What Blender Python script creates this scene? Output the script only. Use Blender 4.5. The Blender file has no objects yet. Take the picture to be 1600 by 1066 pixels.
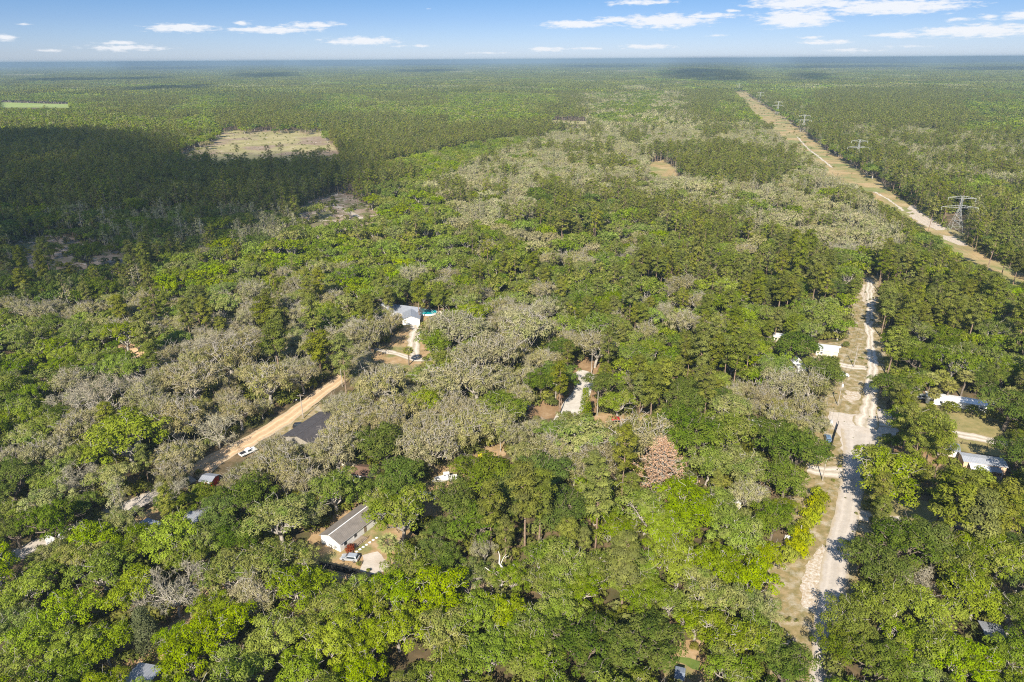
import bpy, bmesh, math, random
import numpy as np
from mathutils import Matrix, Vector

R = math.radians
SC = bpy.context.scene
COL = SC.collection
random.seed(7)
RNG = np.random.default_rng(11)

# ------------------------------------------------------------------ camera
CAM_H, FPX, PITCH, ROLL = 115.0, 1067.0, R(22.4), R(0.36)
fwd = np.array([0, math.cos(PITCH), -math.sin(PITCH)])
rgt0 = np.array([1.0, 0, 0])
up0 = np.cross(rgt0, fwd)
rgt = rgt0 * math.cos(ROLL) - up0 * math.sin(ROLL)
upv = up0 * math.cos(ROLL) + rgt0 * math.sin(ROLL)
cd = bpy.data.cameras.new("camera")
cam = bpy.data.objects.new("camera", cd)
COL.objects.link(cam)
cd.sensor_width = 36.0
cd.lens = FPX / 1600.0 * 36.0
cd.clip_start, cd.clip_end = 1.0, 200000.0
m = Matrix.Identity(4)
for i in range(3):
    m[i][0], m[i][1], m[i][2] = rgt[i], upv[i], -fwd[i]
m[2][3] = CAM_H
cam.matrix_world = m
SC.camera = cam

# ------------------------------------------------------------------ sun, sky, exposure
SUN_EL, SUN_BACK = 38.0, 14.0            # the sun stands behind the viewer, a little to the left
sd = np.array([-math.sin(R(SUN_BACK)) * math.cos(R(SUN_EL)), -math.cos(R(SUN_BACK)) * math.cos(R(SUN_EL)), math.sin(R(SUN_EL))])
sl = bpy.data.lights.new("sun", 'SUN')
sl.energy, sl.angle, sl.color = 5.0, R(0.5), (1.0, 0.915, 0.78)
so = bpy.data.objects.new("sun", sl)
COL.objects.link(so)
so.rotation_mode = 'QUATERNION'
so.rotation_quaternion = Vector(sd).to_track_quat('Z', 'Y')
so.location = (0, -50, 300)
vs = SC.view_settings
vs.view_transform, vs.look, vs.gamma, vs.exposure = 'Standard', 'None', 1.0, 0.9
vs.use_curve_mapping = False
SC.render.resolution_x, SC.render.resolution_y = 1024, 682
SC.cycles.max_bounces = 4
SC.cycles.diffuse_bounces = 3
SC.cycles.transmission_bounces = 2
SC.cycles.glossy_bounces = 1
SC.cycles.volume_bounces = 0
SC.cycles.filter_width = 1.1
SC.cycles.use_denoising = False
SC.cycles.transparent_max_bounces = 32

world = bpy.data.worlds.new("World")
SC.world = world
world.use_nodes = True
wn, wl = world.node_tree.nodes, world.node_tree.links
wn.clear()
sky = wn.new('ShaderNodeTexSky')
sky.sky_type = 'NISHITA'
sky.sun_disc = False
sky.sun_elevation = R(SUN_EL)
sky.sun_rotation = math.atan2(sd[0], sd[1])
sky.altitude = 0
sky.air_density, sky.dust_density, sky.ozone_density = 1.0, 0.15, 3.0
SKY_STRENGTH = 0.11
HAZE_D = 1.05e-4
bg = wn.new('ShaderNodeBackground')
bg.inputs[1].default_value = SKY_STRENGTH
wo = wn.new('ShaderNodeOutputWorld')


def pix_dir(px, py):
    a, b = (px - 800.0) / FPX, (533.0 - py) / FPX
    return fwd + rgt * a + upv * b


def unproj(px, py, h=0.0):
    d = pix_dir(px, py)
    t = (h - CAM_H) / d[2]
    return np.array([d[0] * t, d[1] * t, h])


def proj(P):
    """N x 3 world points -> px, py, depth (in the photograph's 1600 x 1066 pixels)"""
    P = np.asarray(P, float).reshape(-1, 3)
    v = P - np.array([0, 0, CAM_H])
    z = v @ fwd
    zz = np.where(z < 1, 1, z)
    return 800 + FPX * (v @ rgt) / zz, 533 - FPX * (v @ upv) / zz, z


def scale_at(px, py, h=0.0):
    return FPX / proj(unproj(px, py, h))[2][0]


# clouds low over the horizon, far away: soft discs in azimuth / elevation (degrees), seen by everything alike
def wmath(op, a, b=None, c=None):
    n = wn.new('ShaderNodeMath')
    n.operation = op
    for i, v in enumerate((a, b, c)):
        if v is None:
            continue
        if isinstance(v, (int, float)):
            n.inputs[i].default_value = v
        else:
            wl.new(v, n.inputs[i])
    return n.outputs[0]


tc = wn.new('ShaderNodeTexCoord')
sx = wn.new('ShaderNodeSeparateXYZ')
wl.new(tc.outputs['Generated'], sx.inputs[0])
az = wmath('MULTIPLY', wmath('ARCTAN2', sx.outputs[0], sx.outputs[1]), 57.2958)
el = wmath('MULTIPLY', wmath('ARCSINE', sx.outputs[2]), 57.2958)
cv = wn.new('ShaderNodeCombineXYZ')
wl.new(az, cv.inputs[0])
wl.new(el, cv.inputs[1])
nmap = wn.new('ShaderNodeVectorMath')
nmap.operation = 'MULTIPLY'
wl.new(cv.outputs[0], nmap.inputs[0])
nmap.inputs[1].default_value = (1.1, 4.5, 1)
noi = wn.new('ShaderNodeTexNoise')
noi.inputs['Scale'].default_value = 1.0
noi.inputs['Detail'].default_value = 6
noi.inputs['Roughness'].default_value = 0.62
wl.new(nmap.outputs[0], noi.inputs['Vector'])
# centre x, centre y, half width, half height in photo pixels, faintness
CLOUDS = [(283, 44, 46, 6, 0), (425, 47, 62, 5, .05), (492, 39, 45, 5, .1), (195, 75, 62, 5, .15), (185, 67, 26, 4, .25), (565, 64, 58, 6, .05),
          (650, 72, 50, 3, .45), (900, 38, 52, 6, 0), (965, 31, 45, 5, .05), (1040, 33, 62, 9, -.1), (1000, 4, 60, 5, .2), (1245, 29, 46, 11, -.15),
          (1240, 5, 60, 9, .0), (1395, 11, 85, 9, -.1), (1310, 6, 45, 7, .1), (1110, 25, 60, 5, .2), (1400, 55, 40, 4, .15), (1530, 48, 75, 8, -.05),
          (1290, 66, 40, 4, .15), (1010, 73, 42, 4, .1), (855, 77, 38, 4, .15), (920, 76, 30, 3, .35), (1265, 59, 22, 3, .3), (1595, 25, 25, 6, .1),
          (1545, 27, 20, 5, .35), (8, 59, 16, 4, .1), (40, 38, 14, 2, .4), (80, 79, 30, 3, .4), (1145, 17, 14, 3, .3), (380, 36, 22, 4, .35),
          (1330, 79, 60, 4, .45), (760, 83, 60, 3, .5), (1420, 72, 50, 3, .5), (1120, 56, 30, 3, .5), (670, 14, 10, 1, .6), (1500, 30, 30, 3, .4)]
dist = None
for (cx, cy, hw, hh, fa) in CLOUDS:
    d = pix_dir(cx, cy)
    a0, e0 = math.degrees(math.atan2(d[0], d[1])), math.degrees(math.atan2(d[2], math.hypot(d[0], d[1])))
    s = nm = wn.new('ShaderNodeVectorMath')
    s.operation = 'SUBTRACT'
    wl.new(cv.outputs[0], s.inputs[0])
    s.inputs[1].default_value = (a0, e0, 0)
    q = wn.new('ShaderNodeVectorMath')
    q.operation = 'MULTIPLY'
    wl.new(s.outputs[0], q.inputs[0])
    q.inputs[1].default_value = (1 / (hw / FPX * 57.3), 1 / (hh / FPX * 57.3), 0)
    l = wn.new('ShaderNodeVectorMath')
    l.operation = 'LENGTH'
    wl.new(q.outputs[0], l.inputs[0])
    v = wmath('ADD', l.outputs['Value'], fa)
    dist = v if dist is None else wmath('SMOOTH_MIN', dist, v, 0.15)
dn = wmath('ADD', dist, wmath('MULTIPLY', wmath('SUBTRACT', noi.outputs[0], 0.5), 2.3))
mr = wn.new('ShaderNodeMapRange')
mr.interpolation_type = 'SMOOTHSTEP'
mr.inputs[1].default_value, mr.inputs[2].default_value = 1.15, 0.35
mr.inputs[3].default_value, mr.inputs[4].default_value = 0.0, 0.93
wl.new(dn, mr.inputs[0])
mx = wn.new('ShaderNodeMix')
mx.data_type = 'RGBA'
wl.new(mr.outputs[0], mx.inputs[0])
gm = wn.new('ShaderNodeMix')
gm.data_type = 'RGBA'
gm.blend_type = 'MULTIPLY'
gm.inputs[0].default_value = 1.0
wl.new(sky.outputs[0], gm.inputs[6])
er = wn.new('ShaderNodeValToRGB')
for q_ in range(2): er.color_ramp.elements.new(.5)
for e_, (p_, c_) in zip(er.color_ramp.elements, ((0.0, (.36, .43, .68)), (.055, (.25, .33, .55)), (.10, (.18, .28, .46)), (.34, (.95, .93, .91)))):
    e_.position = p_
    e_.color = (*c_, 1)
wl.new(wmath('DIVIDE', el, 50.0), er.inputs[0])
wl.new(er.outputs[0], gm.inputs[7])
wl.new(gm.outputs[2], mx.inputs[6])
mx.inputs[7].default_value = (4.6, 4.7, 4.9, 1)
wl.new(mx.outputs[2], bg.inputs[0])
wl.new(bg.outputs[0], wo.inputs[0])

# ------------------------------------------------------------------ naming helpers


def tag(o, label=None, cat=None, group=None, kind=None):
    if label: o['label'] = label
    if cat: o['category'] = cat
    if group: o['group'] = group
    if kind: o['kind'] = kind
    return o


def thing(name, label, cat, loc=(0, 0, 0), rz=0.0, group=None):
    o = bpy.data.objects.new(name, None)
    o.empty_display_size = 0.5
    COL.objects.link(o)
    o.location = loc
    o.rotation_euler = (0, 0, rz)
    return tag(o, label, cat, group)


class MB:
    """collects faces for ONE mesh"""

    def __init__(self):
        self.v, self.f = [], []

    def quad(self, *p):
        b = len(self.v)
        self.v += [tuple(x) for x in p]
        self.f.append(tuple(range(b, b + len(p))))
        return self

    def box(self, x0, x1, y0, y1, z0, z1):
        b = len(self.v)
        self.v += [(x0, y0, z0), (x1, y0, z0), (x1, y1, z0), (x0, y1, z0), (x0, y0, z1), (x1, y0, z1), (x1, y1, z1), (x0, y1, z1)]
        self.f += [tuple(b + i for i in q) for q in ((3, 2, 1, 0), (4, 5, 6, 7), (0, 1, 5, 4), (1, 2, 6, 5), (2, 3, 7, 6), (3, 0, 4, 7))]
        return self

    def prism(self, poly, z0, z1):
        b, n = len(self.v), len(poly)
        self.v += [(x, y, z0) for x, y in poly] + [(x, y, z1) for x, y in poly]
        self.f += [tuple(range(b + n - 1, b - 1, -1)), tuple(range(b + n, b + 2 * n))]
        self.f += [(b + i, b + (i + 1) % n, b + n + (i + 1) % n, b + n + i) for i in range(n)]
        return self

    def loft(self, rings, caps=True):
        b, n = len(self.v), len(rings[0])
        for r in rings: self.v += [tuple(p) for p in r]
        for k in range(len(rings) - 1):
            for i in range(n):
                j = (i + 1) % n
                self.f.append((b + k * n + i, b + k * n + j, b + (k + 1) * n + j, b + (k + 1) * n + i))
        if caps:
            self.f += [tuple(b + i for i in range(n - 1, -1, -1)), tuple(b + (len(rings) - 1) * n + i for i in range(n))]
        return self

    def tube(self, p, q, r0, r1=None, n=6, caps=True):
        r1 = r0 if r1 is None else r1
        p, q = np.array(p, float), np.array(q, float)
        d = q - p
        d /= (np.linalg.norm(d) + 1e-9)
        a = np.cross(d, (0, 0, 1) if abs(d[2]) < .9 else (1, 0, 0))
        a /= np.linalg.norm(a)
        c = np.cross(d, a)
        rr = []
        for P, r in ((p, r0), (q, r1)):
            rr.append([P + (a * math.cos(t) + c * math.sin(t)) * r for t in np.linspace(0, 2 * math.pi, n, endpoint=False)])
        return self.loft(rr, caps)

    def mesh(self, name):
        me = bpy.data.meshes.new(name)
        me.from_pydata([tuple(map(float, p)) for p in self.v], [], self.f)
        me.update()
        return me

    def build(self, name, mat, parent=None, bevel=0.0, smooth=False):
        me = self.mesh(name)
        me.materials.append(mat)
        if smooth: me.polygons.foreach_set('use_smooth', [True] * len(me.polygons))
        o = bpy.data.objects.new(name, me)
        COL.objects.link(o)
        if parent: o.parent = parent
        if bevel:
            md = o.modifiers.new('edge', 'BEVEL')
            md.width, md.segments, md.limit_method = bevel, 2, 'ANGLE'
        return o


# ------------------------------------------------------------------ materials
def new_mat(name):
    mt = bpy.data.materials.new(name)
    mt.use_nodes = True
    nt = mt.node_tree
    nt.nodes.clear()
    out = nt.nodes.new('ShaderNodeOutputMaterial')
    return mt, nt, out


def ramp(nt, fac, stops):
    r = nt.nodes.new('ShaderNodeValToRGB')
    el_ = r.color_ramp.elements
    while len(el_) < len(stops): el_.new(0.5)
    for e, (p, c) in zip(el_, stops):
        e.position = p
        e.color = (*c, 1)
    nt.links.new(fac, r.inputs[0])
    return r.outputs[0]


def noise(nt, vec, scale, detail=5, rough=0.6, dist=0.0):
    n = nt.nodes.new('ShaderNodeTexNoise')
    n.inputs['Scale'].default_value = scale
    n.inputs['Detail'].default_value = detail
    n.inputs['Roughness'].default_value = rough
    n.inputs['Distortion'].default_value = dist
    if vec is not None: nt.links.new(vec, n.inputs['Vector'])
    return n.outputs[0]


def nmath(nt, op, a, b=None):
    n = nt.nodes.new('ShaderNodeMath')
    n.operation = op
    for i, v in enumerate((a, b)):
        if v is None: continue
        if isinstance(v, (int, float)): n.inputs[i].default_value = v
        else: nt.links.new(v, n.inputs[i])
    return n.outputs[0]


def mixc(nt, fac, a, b, mode='MIX'):
    n = nt.nodes.new('ShaderNodeMix')
    n.data_type = 'RGBA'
    n.blend_type = mode
    for i, v in ((0, fac), (6, a), (7, b)):
        if isinstance(v, (int, float)): n.inputs[i].default_value = v
        elif isinstance(v, tuple): n.inputs[i].default_value = (*v, 1)
        else: nt.links.new(v, n.inputs[i])
    return n.outputs[2]


def leaf_mat(name, c1, c2, c3, trans=0.3, alt=None, alt_amt=0.0):
    """c1 dark, c2 middle, c3 light leaf colours; each tree picks its own tint, each clump of leaves its tone"""
    mt, nt, out = new_mat(name)
    at = nt.nodes.new('ShaderNodeAttribute')
    at.attribute_name = 'tone'
    oi = nt.nodes.new('ShaderNodeObjectInfo')
    ge = nt.nodes.new('ShaderNodeNewGeometry')
    n_w = noise(nt, ge.outputs['Position'], .045, 3, .6)
    n_s = noise(nt, ge.outputs['Position'], .28, 2, .6)
    f = nmath(nt, 'ADD', nmath(nt, 'MULTIPLY', at.outputs['Fac'], 0.56), nmath(nt, 'MULTIPLY', oi.outputs['Random'], 0.20))
    f = nmath(nt, 'ADD', f, nmath(nt, 'MULTIPLY', n_w, 0.24))
    col = ramp(nt, f, [(0.16, c1), (0.5, c2), (0.86, c3)])
    if alt:
        mr_ = nt.nodes.new('ShaderNodeMapRange')
        mr_.inputs[1].default_value, mr_.inputs[2].default_value = 0.47, 0.62
        mr_.inputs[4].default_value = alt_amt + .35
        nt.links.new(n_s, mr_.inputs[0])
        col = mixc(nt, mr_.outputs[0], col, alt)
    hs = nt.nodes.new('ShaderNodeHueSaturation')
    nt.links.new(col, hs.inputs['Color'])
    r2 = nmath(nt, 'FRACT', nmath(nt, 'MULTIPLY', oi.outputs['Random'], 17.31))
    nt.links.new(nmath(nt, 'ADD', 0.487, nmath(nt, 'MULTIPLY', r2, 0.026)), hs.inputs['Hue'])
    r3 = nmath(nt, 'FRACT', nmath(nt, 'MULTIPLY', oi.outputs['Random'], 71.7))
    nt.links.new(nmath(nt, 'ADD', 0.89, nmath(nt, 'MULTIPLY', r3, 0.22)), hs.inputs['Saturation'])
    r4 = nmath(nt, 'FRACT', nmath(nt, 'MULTIPLY', oi.outputs['Random'], 133.3))
    nt.links.new(nmath(nt, 'ADD', 0.86, nmath(nt, 'MULTIPLY', r4, 0.28)), hs.inputs['Value'])
    d = nt.nodes.new('ShaderNodeBsdfDiffuse')
    t = nt.nodes.new('ShaderNodeBsdfTranslucent')
    mxs = nt.nodes.new('ShaderNodeMixShader')
    mxs.inputs[0].default_value = trans
    nt.links.new(hs.outputs[0], d.inputs[0])
    nt.links.new(hs.outputs[0], t.inputs[0])
    nt.links.new(d.outputs[0], mxs.inputs[1])
    nt.links.new(t.outputs[0], mxs.inputs[2])
    nt.links.new(mxs.outputs[0], out.inputs[0])
    return mt


def surf_mat(name, stops, scale, detail=6, rough=0.85, metallic=0.0, spec=0.3, stops2=None, scale2=None, thr=(0.5, 0.6), bump=0.0, coord='pos', stretch=None, coat=0.0):
    mt, nt, out = new_mat(name)
    if coord == 'pos':
        g = nt.nodes.new('ShaderNodeNewGeometry')
        vec = g.outputs['Position']
    else:
        g = nt.nodes.new('ShaderNodeTexCoord')
        vec = g.outputs['Object']
    if stretch:
        vm = nt.nodes.new('ShaderNodeVectorMath')
        vm.operation = 'MULTIPLY'
        nt.links.new(vec, vm.inputs[0])
        vm.inputs[1].default_value = stretch
        vec = vm.outputs[0]
    n1 = noise(nt, vec, scale, detail)
    col = ramp(nt, n1, stops)
    if stops2:
        n2 = noise(nt, vec, scale2, 6, 0.62)
        mrn = nt.nodes.new('ShaderNodeMapRange')
        mrn.inputs[1].default_value, mrn.inputs[2].default_value = thr
        nt.links.new(n2, mrn.inputs[0])
        n3 = noise(nt, vec, scale * 2.3, 4)
        col = mixc(nt, mrn.outputs[0], col, ramp(nt, n3, stops2))
    p = nt.nodes.new('ShaderNodeBsdfPrincipled')
    nt.links.new(col, p.inputs['Base Color'])
    p.inputs['Roughness'].default_value = rough
    p.inputs['Metallic'].default_value = metallic
    p.inputs['Specular IOR Level'].default_value = spec
    p.inputs['Coat Weight'].default_value = coat
    if bump:
        b = nt.nodes.new('ShaderNodeBump')
        b.inputs['Strength'].default_value = bump
        b.inputs['Distance'].default_value = 0.15
        nt.links.new(noise(nt, vec, scale * 5, 5), b.inputs['Height'])
        nt.links.new(b.outputs[0], p.inputs['Normal'])
    nt.links.new(p.outputs[0], out.inputs[0])
    return mt


def flat(name, c, rough=0.7, var=0.12, scale=1.5, metallic=0.0, coat=0.0, spec=0.4):
    lo = tuple(x * (1 - var) for x in c)
    hi = tuple(min(1, x * (1 + var)) for x in c)
    return surf_mat(name, [(0.3, lo), (0.7, hi)], scale, 5, rough, metallic, spec, coord='obj', coat=coat)


def ribbed(name, c1, c2, period, rough=0.5, metallic=0.4, axis=0):
    """sheet metal or shingle courses: bands across the roof"""
    mt, nt, out = new_mat(name)
    g = nt.nodes.new('ShaderNodeTexCoord')
    s = nt.nodes.new('ShaderNodeSeparateXYZ')
    nt.links.new(g.outputs['Object'], s.inputs[0])
    fr = nmath(nt, 'FRACT', nmath(nt, 'DIVIDE', s.outputs[axis], period))
    band = nmath(nt, 'LESS_THAN', fr, 0.16)
    n1 = noise(nt, g.outputs['Object'], 0.7, 6, 0.65)
    f = nmath(nt, 'ADD', nmath(nt, 'MULTIPLY', band, 0.35), nmath(nt, 'MULTIPLY', n1, 0.75))
    p = nt.nodes.new('ShaderNodeBsdfPrincipled')
    nt.links.new(ramp(nt, f, [(0.2, c1), (0.8, c2)]), p.inputs['Base Color'])
    p.inputs['Roughness'].default_value = rough
    p.inputs['Metallic'].default_value = metallic
    nt.links.new(p.outputs[0], out.inputs[0])
    return mt


L = {
    'B': leaf_mat('leaf_lime', (.120, .155, .008), (.205, .275, .018), (.30, .36, .04), .24, (.15, .185, .02), .3),
    'M': leaf_mat('leaf_green', (.075, .110, .010), (.150, .205, .018), (.25, .305, .045), .22, (.23, .235, .065), .3),
    'D': leaf_mat('leaf_deep_green', (.045, .074, .010), (.090, .130, .016), (.165, .21, .038), .2, (.14, .165, .03), .4),
    'O': leaf_mat('leaf_olive', (.16, .17, .035), (.27, .275, .075), (.40, .385, .14), .3, (.16, .22, .03), .5),
    'G': leaf_mat('leaf_moss_grey', (.18, .160, .070), (.30, .272, .132), (.42, .38, .205), .15, (.19, .20, .05), .42),
    'T': leaf_mat('leaf_pale_buds', (.25, .225, .11), (.37, .34, .185), (.48, .44, .27), .25, (.26, .29, .09), .55),
    'P': leaf_mat('pine_needles', (.085, .100, .014), (.170, .192, .028), (.29, .30, .06), .2, (.12, .13, .04), .3),
    'R': leaf_mat('dead_needles', (.36, .19, .09), (.56, .34, .18), (.72, .52, .35), .2),
    'Y': leaf_mat('leaf_yellow_green', (.16, .19, .008), (.28, .31, .014), (.38, .40, .03), .35),
    'K': leaf_mat('palm_leaf', (.10, .12, .02), (.19, .20, .045), (.33, .32, .10), .2),
    'E': leaf_mat('leaf_magnolia', (.055, .070, .025), (.095, .115, .045), (.19, .20, .10), .1),
    'S': leaf_mat('leaf_scrub', (.08, .10, .018), (.16, .175, .035), (.27, .26, .09), .3),
    'W': leaf_mat('moss_strands', (.22, .20, .13), (.33, .30, .20), (.46, .42, .30), .15),
}
BARK = surf_mat('bark', [(0.3, (.11, .085, .06)), (0.7, (.24, .20, .155))], 1.5, coord='obj', rough=.95)
BARKG = surf_mat('grey_bark', [(0.3, (.24, .21, .17)), (0.7, (.46, .42, .36))], 1.5, coord='obj', rough=.95)
BARKP = surf_mat('pine_bark', [(0.3, (.16, .10, .065)), (0.7, (.33, .25, .18))], 1.5, coord='obj', rough=.95)

# ------------------------------------------------------------------ trees: leaf-by-leaf crowns on limbs


def nrm(a):
    return a / (np.linalg.norm(a, axis=-1, keepdims=True) + 1e-9)


def leaf_mesh(name, c, n, sx_, sy_, tone, t=None):
    """one small diamond-ish blade per centre c, facing n, along t"""
    k = len(c)
    n = nrm(n)
    if t is None: t = RNG.normal(size=(k, 3))
    t = nrm(t - n * np.sum(t * n, axis=1, keepdims=True))
    b = np.cross(n, t)
    sx_, sy_ = np.broadcast_to(sx_, (k,))[:, None], np.broadcast_to(sy_, (k,))[:, None]
    v = np.stack([c - t * sx_, c - b * sy_ + n * sx_ * .15, c + t * sx_, c + b * sy_ + n * sx_ * .15], axis=1).reshape(-1, 3)
    me = bpy.data.meshes.new(name)
    me.vertices.add(4 * k)
    me.vertices.foreach_set('co', v.astype(np.float32).ravel())
    me.loops.add(4 * k)
    me.loops.foreach_set('vertex_index', np.arange(4 * k, dtype=np.int32))
    me.polygons.add(k)
    me.polygons.foreach_set('loop_start', np.arange(0, 4 * k, 4, dtype=np.int32))
    me.update(calc_edges=True)
    a = me.attributes.new('tone', 'FLOAT', 'FACE')
    a.data.foreach_set('value', np.clip(tone, 0, 1).astype(np.float32))
    me.materials.append(None)
    return me


def tubes_mesh(name, segs, n=5):
    """segs: list of (p, q, r0, r1)"""
    P = np.array([s[0] for s in segs], float)
    Q = np.array([s[1] for s in segs], float)
    r0 = np.array([s[2] for s in segs])
    r1 = np.array([s[3] for s in segs])
    d = nrm(Q - P)
    ref = np.where(np.abs(d[:, 2:3]) < .9, np.array([[0, 0, 1.0]]), np.array([[1.0, 0, 0]]))
    a = nrm(np.cross(d, ref))
    b = np.cross(d, a)
    th = np.linspace(0, 2 * np.pi, n, endpoint=False)
    ring = a[:, None, :] * np.cos(th)[None, :, None] + b[:, None, :] * np.sin(th)[None, :, None]
    v0 = P[:, None, :] + ring * r0[:, None, None]
    v1 = Q[:, None, :] + ring * r1[:, None, None]
    v = np.concatenate([v0, v1], axis=1).reshape(-1, 3)
    i = np.arange(n)
    j = (i + 1) % n
    f = np.stack([i, j, j + n, i + n], axis=1)[None] + (np.arange(len(segs)) * 2 * n)[:, None, None]
    f = f.reshape(-1, 4)
    me = bpy.data.meshes.new(name)
    me.vertices.add(len(v))
    me.vertices.foreach_set('co', v.astype(np.float32).ravel())
    me.loops.add(4 * len(f))
    me.loops.foreach_set('vertex_index', f.astype(np.int32).ravel())
    me.polygons.add(len(f))
    me.polygons.foreach_set('loop_start', np.arange(0, 4 * len(f), 4, dtype=np.int32))
    me.update(calc_edges=True)
    me.materials.append(None)
    return me


def puffs(cent, rad, nper, leaf, crown_c, out_w=0.35, up_w=0.35, shell=0.72, flat_z=0.8):
    """leaves on the outside of each clump; returns centres, normals, tones"""
    C, N, T = [], [], []
    for c, r in zip(cent, rad):
        k = max(4, int(nper * (r / np.mean(rad)) ** 2))
        d = nrm(RNG.normal(size=(k, 3)))
        d[:, 2] = np.where(d[:, 2] < -0.35, -d[:, 2], d[:, 2])
        rr = r * (shell + (1.06 - shell) * RNG.random(k))[:, None] * (1 + .18 * np.sin(d[:, 0:1] * 5 + c[0]) * np.cos(d[:, 1:2] * 4 + c[1]))
        p = c + d * rr * np.array([1, 1, flat_z])
        co = nrm(p - crown_c)
        n = d * 0.85 + co * out_w + np.array([0, 0, up_w]) + RNG.normal(size=(k, 3)) * 0.36
        tone = 0.22 + 0.56 * RNG.random() + (RNG.random(k) - .5) * .45
        C.append(p), N.append(n), T.append(tone)
    return np.concatenate(C), np.concatenate(N), np.concatenate(T)


def bend(p, q, n, amt, r0, r1):
    """a crooked limb from p to q in n pieces"""
    p, q = np.array(p, float), np.array(q, float)
    L_ = np.linalg.norm(q - p)
    pts = [p + (q - p) * t for t in np.linspace(0, 1, n + 1)]
    for i in range(1, n):
        pts[i] = pts[i] + RNG.normal(size=3) * amt * L_ + np.array([0, 0, 0.08 * L_ * math.sin(math.pi * i / n)])
    rs = np.linspace(r0, r1, n + 1)
    return [(pts[i], pts[i + 1], rs[i], rs[i + 1]) for i in range(n)]


def crown_points(D, Hc, z0, n, lo=-0.2, lob=0.22):
    """clump centres over a broad dome, with lobes and hollows"""
    ga = RNG.random() * 6
    out = []
    for i in range(n):
        u = lo + (1 - lo) * ((i + .5) / n) ** 0.85
        u = min(1, max(-1, u + RNG.normal() * .05))
        ph = ga + i * 2.39996 + RNG.normal() * .25
        s = math.sqrt(max(0, 1 - u * u))
        k = 0.86 + lob * math.sin(2 * ph + ga) * .5 + lob * math.sin(5 * ph + ga * 3) * .5 + RNG.normal() * .07
        out.append((D / 2 * s * k, ph, z0 + Hc * max(u, -.3) * (0.86 + RNG.normal() * .07)))
    return np.array([(r * math.cos(p), r * math.sin(p), z) for r, p, z in out])


def make_oak(lod, moss=False):
    D, H = 13.0, 10.5
    z0, Hc = 4.6, 5.6
    lobes = int(RNG.integers(5, 8)) if lod < 2 else 3
    per = (10, 6, 4)[lod]
    cen, ga = [], RNG.random() * 6
    for k in range(lobes):
        a = ga + k * 6.283 / (lobes - 1) + RNG.normal() * .3
        rl = 0 if k == lobes - 1 else D * .27 * (.8 + .4 * RNG.random())
        zl = z0 + Hc * (.28 + .30 * RNG.random()) if rl else z0 + Hc * .52
        dl = D * (.40 + .14 * RNG.random())
        q = crown_points(dl, dl * .42, 0, per, -.25, .3)
        cen.append(q + np.array([math.cos(a) * rl, math.sin(a) * rl, zl]))
    cen = np.concatenate(cen)
    n = len(cen)
    rad = (.85 + .8 * RNG.random(n) ** 1.3) * (1, 1.12, 1.55)[lod] * (0.84 if moss else 1)
    nper = (150, 46, 14)[lod]
    leaf = ((.18, .35, .92) if not moss else (.155, .33, .9))[lod]
    if moss: nper = int(nper * .85)
    c, nn, tn = puffs(cen, rad, nper, leaf, np.array([0, 0, z0]), flat_z=.8, out_w=.15, up_w=.2)
    sz = leaf * (.6 + .8 * RNG.random(len(c)))
    if moss:
        # hanging strands below the clumps
        k = (1500, 330, 50)[lod]
        idx = RNG.integers(0, len(cen), k)
        c2 = cen[idx] + RNG.normal(size=(k, 3)) * rad[idx][:, None] * .62
        c2[:, 2] -= .5
        n2 = RNG.normal(size=(k, 3)) * np.array([1, 1, .25])
        t2 = np.tile([0, 0, 1.0], (k, 1)) + RNG.normal(size=(k, 3)) * .18
        me = leaf_mesh('foliage', np.concatenate([c, c2]), np.concatenate([nn, n2]),
                       np.concatenate([sz, leaf * 2.6 * (.6 + .8 * RNG.random(k))]), np.concatenate([sz * .6, leaf * .42 * np.ones(k)]),
                       np.concatenate([tn, .62 + .35 * RNG.random(k)]), np.concatenate([RNG.normal(size=c.shape), t2]))
    else:
        me = leaf_mesh('foliage', c, nn, sz, sz * .62, tn)
    segs = bend((0, 0, -0.3), (RNG.normal() * .3, RNG.normal() * .3, 3.0), 2, .03, .48, .36)
    top = segs[-1][1]
    if lod < 2:
        sel = np.argsort(-cen[:, 2] + RNG.random(len(cen)) * 3)[:(26, 10)[lod]]
        forks = [top + np.array([math.cos(a) * 1.6, math.sin(a) * 1.6, 1.6]) for a in np.arange(0, 6.28, 1.05)]
        for f in forks: segs += bend(top, f, 1, 0, .30, .2)
        for i in sel:
            f = min(forks, key=lambda g: np.linalg.norm(g - cen[i]))
            k = 1.04 if RNG.random() < (.75 if moss else .25) else .88
            segs += bend(f, f + (cen[i] - f) * k, 4, .09, .16, .04)
            if lod == 0:
                for _ in range(5 if moss else 2):
                    e = cen[i] + RNG.normal(size=3) * (1.3 if moss else .9) + np.array([0, 0, .75 if moss else .35])
                    segs += bend(f + (cen[i] - f) * .7, e, 4, .13, .06, .02)
    return me, tubes_mesh('trunk', segs, 5 if lod == 0 else 4), D, H


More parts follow.
